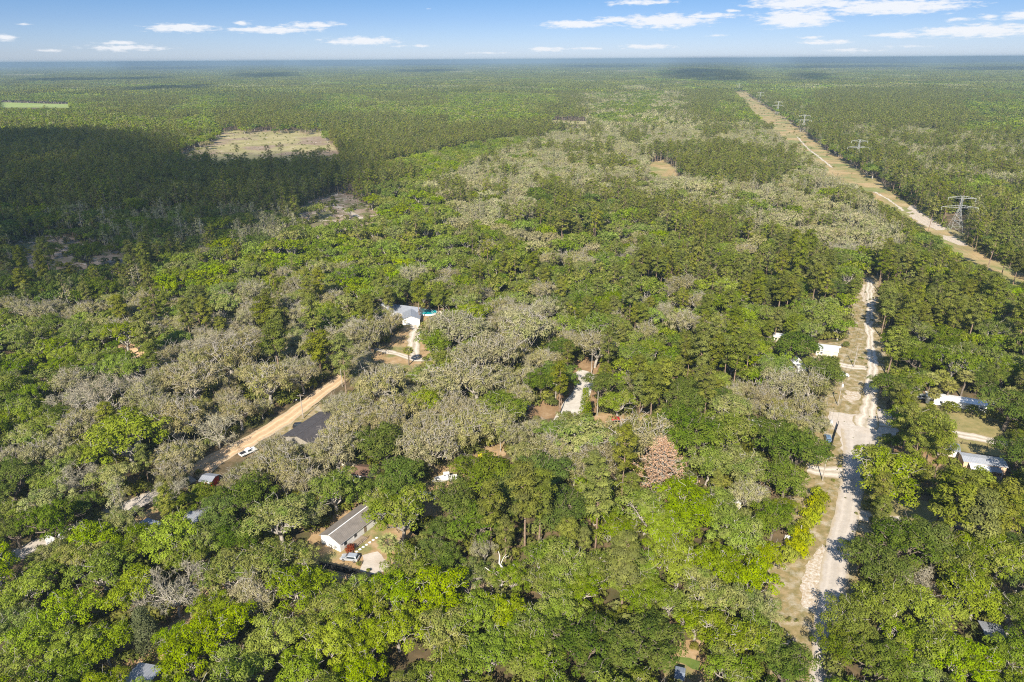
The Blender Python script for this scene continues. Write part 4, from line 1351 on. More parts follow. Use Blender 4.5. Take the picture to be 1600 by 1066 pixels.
M_YARD = surf_mat('yard_sand', [(.28, (.20, .15, .07)), (.5, (.36, .24, .12)), (.72, (.46, .34, .22))], .25, 9, .95, stops2=[(.3, (.14, .15, .045)), (.7, (.23, .21, .08))], scale2=.09, thr=(.50, .60), bump=.3)
M_LAWN = surf_mat('dry_lawn', [(.28, (.17, .16, .055)), (.5, (.25, .215, .085)), (.72, (.34, .26, .12))], .3, 9, .95)
M_RED = surf_mat('red_litter', [(.28, (.17, .11, .055)), (.5, (.27, .17, .085)), (.72, (.36, .25, .14))], .3, 9, .95)
M_CORR = surf_mat('corridor_grass', [(.28, (.22, .18, .08)), (.5, (.37, .26, .12)), (.72, (.46, .36, .20))], .05, 10, .95, stops2=[(.3, (.15, .17, .045)), (.7, (.25, .25, .09))], scale2=.03, thr=(.44, .60))
M_MEADOW = surf_mat('meadow_grass', [(.28, (.19, .18, .065)), (.5, (.31, .275, .12)), (.72, (.42, .35, .19))], .03, 9, .95, stops2=[(.3, (.20, .14, .09)), (.7, (.32, .25, .17))], scale2=.012, thr=(.50, .58))
M_WSAND = surf_mat('white_sand', [(.28, (.40, .34, .26)), (.5, (.56, .51, .44)), (.72, (.72, .69, .64))], 1.6, 10, .95, stops2=[(.3, (.30, .21, .11)), (.7, (.42, .32, .20))], scale2=1.3, thr=(.36, .66))
M_CUT = surf_mat('cut_debris', [(.28, (.16, .11, .07)), (.5, (.30, .22, .15)), (.72, (.46, .38, .29))], .12, 10, .95, stops2=[(.3, (.10, .11, .03)), (.7, (.18, .17, .06))], scale2=.05, thr=(.48, .58))
M_FIELD = surf_mat('green_field', [(.28, (.20, .27, .06)), (.7, (.32, .38, .12))], .01, 5, .95)


def rut_mat(name, stops, edge, mid, scale=.5, rut=.45):
    mt, nt, out = new_mat(name)
    g = nt.nodes.new('ShaderNodeNewGeometry')
    P = g.outputs['Position']
    col = ramp(nt, noise(nt, P, scale, 9, .65), stops)
    at = nt.nodes.new('ShaderNodeAttribute')
    at.attribute_name = 'across'
    a = nmath(nt, 'ABSOLUTE', at.outputs['Fac'])
    wob = nmath(nt, 'MULTIPLY', nmath(nt, 'SUBTRACT', noise(nt, P, .35, 6, .7), .5), 1.0)

    def mrg(v, lo, hi, amt):
        q = nt.nodes.new('ShaderNodeMapRange')
        q.interpolation_type = 'SMOOTHSTEP'
        q.inputs[1].default_value, q.inputs[2].default_value, q.inputs[4].default_value = lo, hi, amt
        nt.links.new(v, q.inputs[0])
        return q.outputs[0]
    # wheel lines run a little paler, the crown between them darker, the edges lost in sand and grass
    d = nmath(nt, 'ABSOLUTE', nmath(nt, 'SUBTRACT', nmath(nt, 'ADD', a, nmath(nt, 'MULTIPLY', wob, .12)), .42))
    col = mixc(nt, mrg(d, .17, .05, rut), col, tuple(min(.9, c * 1.28) for c in stops[-1][1]))
    col = mixc(nt, mrg(nmath(nt, 'ADD', a, nmath(nt, 'MULTIPLY', wob, .5)), .2, .0, .55), col, mid)
    col = mixc(nt, mrg(nmath(nt, 'ADD', a, nmath(nt, 'MULTIPLY', wob, .9)), .68, .98, .9), col, edge)
    p = nt.nodes.new('ShaderNodeBsdfPrincipled')
    nt.links.new(col, p.inputs['Base Color'])
    p.inputs['Roughness'].default_value = .95
    p.inputs['Specular IOR Level'].default_value = .2
    b = nt.nodes.new('ShaderNodeBump')
    b.inputs['Strength'].default_value = .3
    b.inputs['Distance'].default_value = .12
    nt.links.new(noise(nt, P, 2.2, 5), b.inputs['Height'])
    nt.links.new(b.outputs[0], p.inputs['Normal'])
    nt.links.new(p.outputs[0], out.inputs[0])
    return mt


RUT = {
    'grey': rut_mat('rutted_asphalt', [(.25, (.38, .33, .28)), (.6, (.48, .43, .37)), (.8, (.55, .50, .44))], (.40, .33, .23), (.40, .36, .31), rut=.18),
    'sand': rut_mat('rutted_sand', [(.25, (.40, .34, .27)), (.55, (.52, .46, .38)), (.8, (.60, .55, .47))], (.28, .22, .11), (.30, .25, .15)),
    'orange': rut_mat('rutted_orange_dirt', [(.25, (.42, .28, .15)), (.55, (.54, .38, .225)), (.8, (.62, .46, .30))], (.42, .34, .23), (.43, .29, .16)),
}


def sheet(name, label, cat, px_poly, z, mat, jit=.45, step_=1.6):
    W = [unproj(a, b)[:2] for a, b in px_poly]
    jit = min(jit, .3 * step_)
    pts_ = []
    for i in range(len(W)):
        a, b = W[i], W[(i + 1) % len(W)]
        d = np.linalg.norm(b - a)
        far = max(1.0, (a[1] + b[1]) / 2 / 200)
        k = max(1, min(60, int(d / (step_ * far))))
        nv = np.array([-(b - a)[1], (b - a)[0]]) / (d + 1e-6)
        for t in range(k):
            f = t / k
            p = a + (b - a) * f
            if t: p = p + nv * RNG.normal() * jit * far
            pts_.append(p)
    bm = bmesh.new()
    vs_ = [bm.verts.new((p[0], p[1], z)) for p in pts_]
    try:
        f = bm.faces.new(vs_)
        bmesh.ops.triangulate(bm, faces=[f])
    except ValueError:
        pass
    for f in bm.faces:
        if f.normal.z < 0: f.normal_flip()
    me_ = bpy.data.meshes.new(name)
    bm.to_mesh(me_)
    bm.free()
    me_.materials.append(mat)
    o = bpy.data.objects.new(name, me_)
    COL.objects.link(o)
    return tag(o, label, cat, kind='structure')


def strip(name, label, cat, line, z, mat, jit=.3):
    """line: (px, py, width in metres) along a road's centre"""
    P = [(unproj(a, b)[:2], w) for a, b, w in line]
    # resample with a smooth curve
    out = []
    for i in range(len(P) - 1):
        p0, p1, p2, p3 = (P[max(i - 1, 0)], P[i], P[i + 1], P[min(i + 2, len(P) - 1)])
        d = np.linalg.norm(p2[0] - p1[0])
        k = max(2, min(40, int(d / 3)))
        for t in range(k):
            u = t / k
            h = lambda a, b, c, e: .5 * ((2 * b) + (-a + c) * u + (2 * a - 5 * b + 4 * c - e) * u * u + (-a + 3 * b - 3 * c + e) * u ** 3)
            out.append((h(p0[0], p1[0], p2[0], p3[0]), p1[1] + (p2[1] - p1[1]) * u))
    out.append(P[-1])
    lft, rt = [], []
    for i, (p, w) in enumerate(out):
        a, b = out[max(i - 1, 0)][0], out[min(i + 1, len(out) - 1)][0]
        t = (b - a) / (np.linalg.norm(b - a) + 1e-6)
        nv = np.array([-t[1], t[0]])
        lft.append(p + nv * (w / 2 + RNG.normal() * jit))
        rt.append(p - nv * (w / 2 + RNG.normal() * jit))
    mb = MB()
    mb.v = [(*p, z) for p in lft] + [(*p, z) for p in rt]
    k = len(lft)
    mb.f = [(k + i, k + i + 1, i + 1, i) for i in range(k - 1)]
    mat = {M_GREY.name: RUT['grey'], M_SAND.name: RUT['sand'], M_ORANGE.name: RUT['orange']}.get(mat.name, mat)
    o = mb.build(name, mat)
    a_ = o.data.attributes.new('across', 'FLOAT', 'POINT')
    a_.data.foreach_set('value', [1.0] * k + [-1.0] * k)
    return tag(o, label, cat, kind='structure')


sheet('verge_ground', 'dry grass and bare sand verges of the lane', 'ground', [(1190, 1000), (1195, 900), (1225, 850), (1236, 790), (1250, 740), (1262, 700), (1284, 650), (1296, 590), (1312, 545), (1330, 480), (1344, 425), (1376, 425), (1376, 500), (1384, 560), (1392, 610), (1384, 640), (1400, 655), (1402, 700), (1372, 740),
      (1376, 800), (1420, 800), (1400, 840), (1350, 860), (1335, 930), (1320, 1010), (1300, 1100), (1215, 1100)], .02, M_VERGE)
sheet('bare_sand', 'patch of white sand by the lane', 'sand', [(1262, 880), (1284, 850), (1296, 872), (1288, 930), (1272, 960), (1254, 948), (1250, 915)], .05, M_WSAND, .5, 1.2)
sheet('bare_sand', 'white sand on the verge north of the junction', 'sand', [(1322, 610), (1340, 612), (1345, 622), (1330, 630), (1318, 622)], .05, M_WSAND, .6)
sheet('bare_sand', 'white sand at the top of the lane', 'sand', [(1345, 445), (1364, 445), (1368, 475), (1362, 480), (1346, 470)], .05, M_WSAND, .6)
strip('gravel_road', 'worn grey road leading down past the bamboo hedge', 'road', [(1290, 1120, 6), (1293, 1000, 6), (1298, 940, 6), (1308, 870, 6), (1324, 800, 6.2), (1335, 740, 6.6), (1341, 705, 8.5), (1344, 676, 12)], .09, M_GREY, .12)
sheet('gravel_road', 'pale sandy junction of the lanes', 'road', [(1296, 643), (1330, 648), (1350, 646), (1376, 638), (1410, 658), (1400, 680), (1366, 700), (1352, 720), (1322, 720), (1314, 692), (1304, 668), (1295, 656)], .06, M_SAND, .35)
strip('dirt_road', 'sandy lane running north from the junction', 'road', [(1350, 668, 8), (1358, 640, 5.6), (1361, 610, 4.6), (1364, 580, 4.2), (1362, 550, 3.8), (1358, 520, 3.6), (1360, 490, 3.6), (1358, 460, 3.8), (1360, 436, 4)], .075, M_SAND, .4)
strip('gravel_road', 'side road past the long white mobile home', 'road', [(1370, 660, 6), (1430, 668, 5), (1490, 677, 5), (1545, 688, 5), (1640, 706, 5)], .07, M_SAND, .2)
strip('driveway_path', 'sandy drive on the west side of the lane', 'path', [(1262, 732, 5), (1290, 738, 6), (1330, 742, 7)], .05, M_SAND, .5)
strip('driveway_path', 'sandy drive turning off east of the road', 'path', [(1322, 805, 7), (1350, 806, 6), (1385, 812, 5), (1410, 815, 4)], .05, M_SAND, .5)
strip('driveway_path', 'sandy drive to the white roofs', 'path', [(1356, 575, 5), (1330, 573, 5), (1310, 570, 5)], .05, M_SAND, .5)
sheet('lawn', 'mown lawn before the long white mobile home', 'lawn', [(1430, 630), (1560, 640), (1620, 660), (1620, 720), (1500, 705), (1478, 690), (1420, 650)], .03, M_LAWN)
sheet('red_ground', 'reddish leaf litter beside the broad oak', 'ground', [(1380, 690), (1440, 700), (1475, 722), (1462, 740), (1400, 722)], .035, M_RED)
sheet('lower_lawn', 'patchy lawn south of the broad oak', 'lawn', [(1330, 790), (1400, 770), (1500, 800), (1500, 850), (1400, 820), (1350, 815)], .025, M_LAWN)
strip('dirt_road', 'orange dirt road climbing past the dark-roofed house', 'road', [(300, 745, 7.5), (345, 712, 7.5), (400, 684, 7), (450, 652, 7), (500, 615, 6.5), (530, 594, 6), (545, 580, 6)], .08, M_ORANGE, .3)
strip('grey_road', 'grey strip of road in the woods at the edge', 'road', [(-20, 892, 6), (30, 866, 6), (90, 838, 6), (150, 812, 6), (215, 786, 6.5), (262, 762, 6.5), (300, 745, 7)], .07, M_GREY, .2)
sheet('yard_ground', 'pale sand yard by the dark-roofed house', 'yard', [(395, 706), (440, 668), (470, 650), (500, 628), (530, 640), (540, 664), (500, 715), (440, 720)], .03, M_VERGE)
sheet('yard_ground', 'tan sand yard beside the black fence', 'yard', [(205, 812), (242, 784), (262, 790), (250, 830), (215, 850)], .05, M_YARD)
sheet('yard_ground', 'brown sandy yard round the white gabled house', 'yard', [(470, 860), (500, 820), (560, 780), (610, 800), (660, 790), (665, 850), (630, 905), (590, 915), (500, 905), (470, 890)], .03, M_YARD)
sheet('driveway_path', 'pale gravel drive in front of the parked silver car', 'path', [(566, 868), (590, 862), (606, 878), (604, 892), (585, 898), (562, 892)], .05, M_SAND, .5)
sheet('yard_ground', 'brown grass by the small brown-roofed shed', 'yard', [(505, 745), (530, 715), (590, 720), (600, 760), (550, 770)], .03, M_LAWN)
sheet('yard_ground', 'orange sand round the boat and the van', 'yard', [(640, 830), (640, 760), (670, 730), (720, 725), (745, 700), (790, 690), (790, 712), (720, 760), (690, 800), (660, 840)], .03, M_YARD)
sheet('yard_ground', 'grassy yard below the house with the pool', 'yard', [(575, 575), (575, 545), (610, 530), (640, 505), (620, 485), (700, 480), (705, 500), (665, 505), (660, 535), (700, 548), (700, 570), (640, 590)], .03, M_YARD)
strip('driveway_path', 'pale drive past the lone palm', 'path', [(586, 545, 4), (620, 553, 4), (650, 562, 4.5), (685, 560, 4.5), (700, 560, 4)], .06, M_SAND, .4)
strip('driveway_path', 'pale drive up to the house with the pool', 'path', [(648, 504, 5), (650, 520, 6), (646, 540, 6), (650, 560, 4)], .05, M_SAND, .5)
strip('white_road', 'pale curved road among the mossy oaks', 'road', [(900, 582, 6), (916, 588, 6.5), (915, 600, 7), (902, 625, 7.5), (888, 650, 8), (876, 668, 8)], .08, surf_mat('white_limerock', [(.3, (.44, .40, .34)), (.7, (.58, .54, .47))], .4, 8, .95, bump=.3), .3)
sheet('red_ground', 'orange-brown litter beside the pale curved road', 'ground', [(900, 556), (940, 556), (940, 600), (930, 650), (870, 655), (830, 655), (820, 635), (870, 620), (895, 590)], .03, M_RED)
sheet('yard_ground', 'orange strip of ground by the red canopy', 'yard', [(920, 645), (1040, 648), (1060, 665), (920, 670)], .03, M_YARD)
sheet('yard_ground', 'sandy yard among the white roofs', 'yard', [(1262, 590), (1268, 560), (1255, 540), (1330, 530), (1325, 560), (1290, 570)], .035, M_VERGE)
sheet('yard_ground', 'sandy ground by the tiny north shed', 'yard', [(1200, 545), (1202, 518), (1235, 520), (1232, 545)], .03, M_VERGE)
sheet('yard_ground', 'yard of tan sand beside the small grass patch', 'yard', [(1040, 1070), (1040, 1005), (1100, 1000), (1115, 1070)], .03, M_YARD)
sheet('grass_patch_lawn', 'bright grass patch at the foot of the wood', 'lawn', [(1052, 1026), (1076, 1028), (1094, 1034), (1092, 1048), (1082, 1046), (1070, 1038), (1052, 1032)], .05, surf_mat('green_grass', [(.3, (.08, .13, .02)), (.7, (.15, .20, .04))], .5), .3)
sheet('yard_ground', 'tan sand under the dark magnolia', 'yard', [(150, 1085), (170, 1030), (230, 1020), (330, 900), (300, 860), (340, 860), (350, 920), (260, 1040), (240, 1100)], .03, M_YARD)
sheet('parcel_ground', 'brown undergrowth floor of the vacant lot', 'ground', [(715, 930), (720, 880), (760, 860), (800, 870), (810, 940), (770, 945)], .03, M_CUT)
sheet('sand_ground', 'orange sand showing in the western wood', 'ground', [(180, 560), (185, 530), (230, 535), (300, 520), (300, 535), (240, 560)], .03, M_ORANGE, .6)
sheet('sand_ground', 'small tan clearing in the pale swamp trees', 'ground', [(1000, 275), (1000, 258), (1035, 250), (1066, 268), (1050, 280)], .04, M_CORR, .6)
sheet('corridor_ground', 'long grassy power line corridor running to the horizon', 'ground', [(1138, 134.5), (1158, 134.5), (1222, 180), (1294, 234), (1400, 300), (1476, 352), (1536, 390), (1700, 480), (1750, 560), (1560, 465), (1470, 408), (1370, 340), (1300, 292), (1235, 245), (1170, 190)], .05, M_CORR, .8, 6)
sheet('bare_sand', 'bright sand scar under the near lattice tower', 'sand', [(1418, 318), (1436, 322), (1474, 350), (1478, 358), (1462, 360), (1440, 350), (1422, 336)], .09, M_WSAND, 1.0)
sheet('bare_sand', 'pale scar further down the corridor', 'sand', [(1466, 366), (1490, 370), (1512, 384), (1500, 384), (1474, 374)], .09, M_WSAND, 1.0)
strip('track_path', 'pale track crossing the corridor between the second and third towers', 'path', [(1300, 262, 2.6), (1278, 244, 2.6), (1262, 232, 2.6), (1246, 214, 2.8)], .08, M_SAND, .5)
strip('track_path', 'pale track in the corridor short of the sand scar', 'path', [(1412, 330, 2.4), (1388, 312, 2.4), (1366, 300, 2.6)], .08, M_SAND, .5)
sheet('meadow_ground', 'pale open meadow in the pine woods', 'ground', [(285, 262), (262, 245), (330, 214), (342, 204), (420, 203), (512, 203), (540, 235), (560, 262), (470, 262), (430, 266), (380, 262)], .06, M_MEADOW, .8, 6)
sheet('cutover_ground', 'brush-littered clearing in the wood', 'ground', list(SPARSE['clear cut']), .06, M_CUT, .9, 4)
sheet('cutover_ground', 'debris strip of felled timber', 'ground', list(SPARSE['debris strip']), .06, M_CUT, .9, 6)
sheet('cutover_ground', 'clear-cut lying in cloud shade', 'ground', list(SPARSE['shady cut']), .06, M_CUT, .9, 4)
strip('track_path', 'pale logging track over the clearing', 'path', [(516, 318, 4), (540, 328, 4), (562, 340, 4), (576, 348, 3)], .09, M_WSAND, .5)
sheet('field_ground', 'thin bright green field far off in the west', 'field', [(-60, 160), (0, 160), (108, 163), (112, 168.5), (0, 168.5), (-60, 168)], .2, M_FIELD, .5, 8)
sheet('field_ground', 'far hayfield behind the plantation', 'field', [(858, 188), (920, 190), (918, 195), (860, 194)], .2, M_MEADOW, .5, 8)

# ------------------------------------------------------------------ buildings
WHITE_W = flat('white_siding', (.74, .74, .72), .6, .06)
CREAM = flat('cream_siding', (.62, .56, .45), .7, .08)
PEACH = flat('peach_siding', (.66, .46, .30), .7, .1)
BLUEW = flat('pale_blue_siding', (.42, .52, .58), .7, .08)
TRIM = flat('white_trim', (.78, .78, .77), .5, .04)
GLASS = flat('window_glass', (.03, .04, .05), .12, .2, spec=.7)
DARKM = flat('dark_metal', (.03, .03, .035), .5, .2)
R_SHING = ribbed('grey_shingles', (.13, .115, .10), (.27, .235, .205), .32, .9, 0, axis=1)
R_DARK = ribbed('dark_shingles', (.035, .032, .035), (.095, .085, .085), .32, .9, 0, axis=1)
R_METAL = ribbed('ribbed_metal_roof', (.40, .42, .45), (.68, .69, .71), .45, .45, .35, axis=0)
R_LIGHT = ribbed('pale_metal_roof', (.27, .29, .33), (.42, .44, .48), .6, .5, .3, axis=0)
R_WHITE = ribbed('white_roof', (.66, .66, .65), (.82, .82, .82), 1.2, .5, .05, axis=0)
R_BROWN = ribbed('brown_roof', (.10, .060, .04), (.22, .13, .085), .4, .85, 0, axis=1)
R_BLUE = ribbed('blue_grey_roof', (.18, .22, .29), (.34, .39, .47), .5, .6, .2, axis=0)
WOOD = surf_mat('weathered_wood', [(.3, (.16, .12, .08)), (.7, (.34, .27, .20))], 2, coord='obj', rough=.9)
BLACKF = flat('black_fence_paint', (.012, .012, .013), .8, .3)
TANKW = flat('white_enamel', (.78, .78, .77), .3, .04, coat=.3)


def frame_of(p0, p1):
    a, b = unproj(*p0), unproj(*p1)
    return a, math.atan2(b[1] - a[1], b[0] - a[0]), float(np.hypot(*(b - a)[:2]))


def gable_house(name, label, cat, p0, p1, W, Lh=None, wall_h=2.6, rise=1.3, roofm=R_SHING, wallm=WHITE_W, over=.35, front='windows', shutters=False, group=None, flip=False):
    """x along the wall from p0 to p1, body extends to +y (or -y when flipped); ridge along x"""
    a, rz, Lx = frame_of(p0, p1)
    if Lh: Lx = Lh
    r = thing(name, label, cat, (a[0], a[1], 0), rz, group)
    sgn = -1 if flip else 1
    y0, y1 = 0.0, W * sgn
    ym = W / 2 * sgn
    mb = MB()
    mb.quad((0, y0, 0), (Lx, y0, 0), (Lx, y0, wall_h), (0, y0, wall_h))
    mb.quad((0, y1, 0), (Lx, y1, 0), (Lx, y1, wall_h), (0, y1, wall_h))
    for x in (0, Lx): mb.quad((x, y0, 0), (x, y1, 0), (x, y1, wall_h), (x, ym, wall_h + rise), (x, y0, wall_h))
    mb.build('wall', wallm, r)
    rf = MB()
    k = rise / (W / 2)
    th = .14
    for s0, s1 in ((y0 - over * sgn, ym), (ym, y1 + over * sgn)):
        z0 = wall_h + (rise if s0 == ym else -over * k) + .03
        z1 = wall_h + (rise if s1 == ym else -over * k) + .03
        ring0 = [(-over, s0, z0), (-over, s1, z1), (-over, s1, z1 + th), (-over, s0, z0 + th)]
        ring1 = [(Lx + over, p[1], p[2]) for p in ring0]
        rf.loft([ring0, ring1])
    roof = rf.build('roof', roofm, r)
    MB().box(-over, Lx + over, ym - .12, ym + .12, wall_h + rise + th + .01, wall_h + rise + th + .08).build('ridge_cap', TRIM if roofm in (R_SHING,) else roofm, roof)
    for s in (y0, y1):
        e = s + (over * (-sgn if s == y0 else sgn))
        MB().box(-over, Lx + over, min(e, e + .05), max(e, e + .05), wall_h - over * k - .12, wall_h - over * k + .02).build('fascia', TRIM, roof)
    # openings on both long sides and the gable ends
    n = max(2, int(Lx / 3.2))
    fy = y0 - .04 * sgn
    for i in range(n):
        x = (i + .5) * Lx / n
        if i == n // 2:
            d = MB().box(x - .45, x + .45, min(fy, fy + .05), max(fy, fy + .05), .15, 2.15).build('door', TRIM if wallm not in (WHITE_W,) else WOOD, r)
            MB().box(x + .28, x + .36, min(fy - .05, fy), max(fy - .05, fy), 1.05, 1.13).build('handle', DARKM, d)
            continue
        f = MB().box(x - .55, x + .55, min(fy, fy + .04), max(fy, fy + .04), .95, 2.1).build('window', TRIM, r)
        MB().box(x - .45, x + .45, min(fy - .02 * sgn, fy), max(fy - .02 * sgn, fy), 1.04, 2.02).build('pane', GLASS, f)
        if shutters:
            for q in (-.8, .62): MB().box(x + q, x + q + .2, min(fy, fy + .03), max(fy, fy + .03), .95, 2.1).build('shutter', DARKM, r)
    return r, Lx


def flat_building(name, label, cat, p0, p1, W, Lh=None, h=2.6, roofm=R_LIGHT, wallm=WHITE_W, slope=.25, over=.25, group=None, windows=True):
    """long low building with a shallow roof; body extends to +y"""
    a, rz, Lx = frame_of(p0, p1)
    if Lh: Lx = Lh
    r = thing(name, label, cat, (a[0], a[1], 0), rz, group)
    wb = MB()
    wb.prism([(0, 0), (Lx, 0), (Lx, W), (0, W)], .25, h)
    wb.build('wall', wallm, r)
    MB().prism([(.1, .1), (Lx - .1, .1), (Lx - .1, W - .1), (.1, W - .1)], -.05, .25).build('skirting', WOOD, r)
    rf = MB()
    rings = []
    for x in (-over, Lx + over):
        rings.append([(x, -over, h + .02), (x, W / 2, h + slope + .02), (x, W + over, h + .02), (x, W + over, h + .12), (x, W / 2, h + slope + .14), (x, -over, h + .12)])
    rf.loft(rings).build('roof', roofm, r)
    if windows:
        n = max(2, int(Lx / 2.9))
        for i in range(n):
            x = (i + .5) * Lx / n
            if i == n // 2:
                d = MB().box(x - .42, x + .42, -.05, 0, .3, 2.25).build('door', TRIM, r)
                MB().box(x + .25, x + .33, -.1, -.05, 1.2, 1.28).build('handle', DARKM, d)
                for q in range(2): MB().box(x - .6, x + .6, -.95 + .4 * q, -.1, .0 + .15 * q, .14 + .15 * q).build('step', WOOD, r)
                continue
            f = MB().box(x - .55, x + .55, -.04, 0, 1.15, 2.05).build('window', TRIM, r)
            MB().box(x - .46, x + .46, -.06, -.04, 1.23, 1.97).build('pane', GLASS, f)
    return r, Lx


hA, LA = gable_house('gabled_house', 'white gabled house with a long grey shingle roof beside the silver car', 'house', (532.5, 863), (566, 836.5), 6.7, 14.5, 2.7, 1.25, R_SHING, WHITE_W, .3)
# porch goods along its front wall
MB().box(3.2, 7.6, -2.3, -.1, .0, .22).build('porch_deck', WOOD, hA)
for i, x in enumerate((3.4, 5.2, 7.3)): MB().box(x, x + .1, -2.25, -2.15, .22, 1.1).build('railing_post', WOOD, hA)
MB().box(3.3, 7.5, -2.26, -2.18, 1.02, 1.12).build('railing', WOOD, hA)
gable_house('garden_shed', 'small white shed with a brown roof at the edge of the oaks', 'shed', (552, 752), (573, 755), 5.2, 4.6, 2.5, 1.0, R_BROWN, WHITE_W, .3, flip=False)
gable_house('ranch_house', 'low house with a dark shingle roof above the orange dirt road', 'house', (489, 704), (540, 668), 11.5, 17, 2.6, 1.5, R_DARK, flat('dusty_siding', (.30, .27, .22), .8, .12), .7)
gable_house('poolside_house', 'white house with a pale grey metal roof beside the turquoise pool', 'house', (604, 494), (648, 500), 9, 16, 2.8, 1.9, R_LIGHT, WHITE_W, .5)
gable_house('garage', 'white gable-ended garage joined to the house with the pool', 'garage', (656, 507), (657, 493), 8, 9, 2.8, 1.6, R_LIGHT, WHITE_W, .4)
gable_house('outbuilding', 'small grey-roofed outbuilding under trees behind the house with the pool', 'shed', (596, 484), (610, 485), 5, None, 2.3, .9, R_LIGHT, WHITE_W, .3)
mhE, LE = flat_building('mobile_home', 'long white mobile home with a white roof behind clipped bushes', 'mobile home', (1446, 631), (1540, 646), 4.6, None, 2.7, R_WHITE, WHITE_W, .35)
mhF, LF = flat_building('mobile_home', 'peach-walled mobile home under a ribbed metal roof with a white awning', 'mobile home', (1503, 733), (1570, 743), 5.2, None, 2.7, R_METAL, PEACH, .4)
MB().loft([[(1.2, -3.0, 2.1), (6.6, -3.0, 2.1), (6.6, -.3, 2.55), (1.2, -.3, 2.55)], [(1.2, -3.0, 2.18), (6.6, -3.0, 2.18), (6.6, -.3, 2.63), (1.2, -.3, 2.63)]]).build('awning', R_WHITE, mhF)
MB().loft([[(6.7, -2.8, 2.1), (9.4, -2.8, 2.1), (9.4, -.3, 2.5), (6.7, -.3, 2.5)], [(6.7, -2.8, 2.18), (9.4, -2.8, 2.18), (9.4, -.3, 2.58), (6.7, -.3, 2.58)]]).build('awning', R_LIGHT, mhF)
for x in (1.3, 3.9, 6.5, 9.3): MB().box(x, x + .1, -2.9, -2.8, 0, 2.12).build('awning_post', TRIM, mhF)
MB().box(1.0, 9.6, -3.0, -.2, 0, .3).build('porch_deck', WOOD, mhF)
flat_building('lean_to', 'pale grey roofed lean-to half hidden by trees next to the ribbed metal roof', 'shed', (1472, 712), (1497, 717), 5, None, 2.4, R_LIGHT, CREAM, .2)
flat_building('trailer_home', 'brown-roofed trailer home under tall pines', 'mobile home', (1487, 838), (1552, 850), 5.5, None, 2.6, R_BROWN, WOOD, .5)
flat_building('mobile_home', 'white mobile home seen end on among the trees west of the sandy lane', 'mobile home', (1246, 586), (1257, 586), 15, 3.6, 2.6, R_WHITE, WHITE_W, .25)
flat_building('bungalow', 'white-roofed bungalow with a tan yard west of the sandy lane', 'house', (1274, 556), (1308, 560), 7, None, 2.7, R_WHITE, CREAM, .35)
flat_building('storage_shed', 'tiny white-roofed shed under a dark oak north of the pale green dome', 'shed', (1208, 534), (1222, 536), 5, None, 2.3, R_WHITE, CREAM, .2)
flat_building('carport', 'low blue-grey flat roof beside the tan yard and black fence', 'carport', (208, 840), (230, 848), 5, None, 2.5, R_BLUE, CREAM, .15, windows=False)
flat_building('cottage', 'small grey-roofed cottage hidden in lime green oaks', 'cottage', (286, 826), (308, 830), 7, None, 2.6, R_LIGHT, CREAM, .4)
gable_house('red_shed', 'bright red shed with a grey tin roof by the orange dirt road', 'shed', (314, 761), (332, 763), 3.6, None, 2.2, .5, R_LIGHT, flat('red_paint', (.42, .016, .012), .55, .1), .3)
flat_building('back_shed', 'pale roofed shed on tan sand at the foot of the magnolia', 'shed', (190, 1090), (226, 1097), 6, None, 2.4, R_LIGHT, CREAM, .3)
flat_building('play_house', 'small grey-roofed hut beside the bright grass patch', 'hut', (1054, 1072), (1066, 1075), 2.6, None, 2.2, R_BLUE, WOOD, .3)
flat_building('screened_shed', 'pale metal roofed shed deep in the oaks of the southeast corner', 'shed', (1538, 1012), (1570, 1018), 5, None, 2.3, R_LIGHT, WOOD, .3)
flat_building('tool_shed', 'small white shed by the far end of the long mobile home', 'shed', (1544, 640), (1556, 642), 3, None, 2.3, R_WHITE, CREAM, .2)
flat_building('long_barn', 'narrow white roof showing between oaks south of the dead pine', 'barn', (1124, 800), (1154, 806), 5, None, 2.5, R_WHITE, CREAM, .25)

# ------------------------------------------------------------------ fences


def fence(name, label, line, h, mat, kindf='panel', pt=.09):
    W = [unproj(*p) for p in line]
    r = thing(name, label, 'fence', tuple(W[0]))
    o = W[0]
    for a, b in zip(W[:-1], W[1:]):
        d = np.linalg.norm(b - a)
        u = (b - a) / d
        nv = np.array([-u[1], u[0], 0])
        n = max(1, round(d / 2.4))
        for i in range(n + 1):
            p = a + u * d * i / n - o
            MB().tube(p, p + np.array([0, 0, h + .08]), pt, pt, 5).build('post', mat, r)
        if kindf == 'panel':
            for i in range(n):
                p, q = a + u * d * i / n - o, a + u * d * (i + 1) / n - o
                th = nv * .02
                MB().loft([[p - th + (0, 0, .04), q - th + (0, 0, .04), q - th + (0, 0, h), p - th + (0, 0, h)], [p + th + (0, 0, .04), q + th + (0, 0, .04), q + th + (0, 0, h), p + th + (0, 0, h)]]).build('fence_panel', mat, r)
        else:
            for z in (.45, .85, 1.2)[:kindf]:
                MB().tube(a - o + (0, 0, z), b - o + (0, 0, z), .055, .055, 4).build('rail', mat, r)
    return r


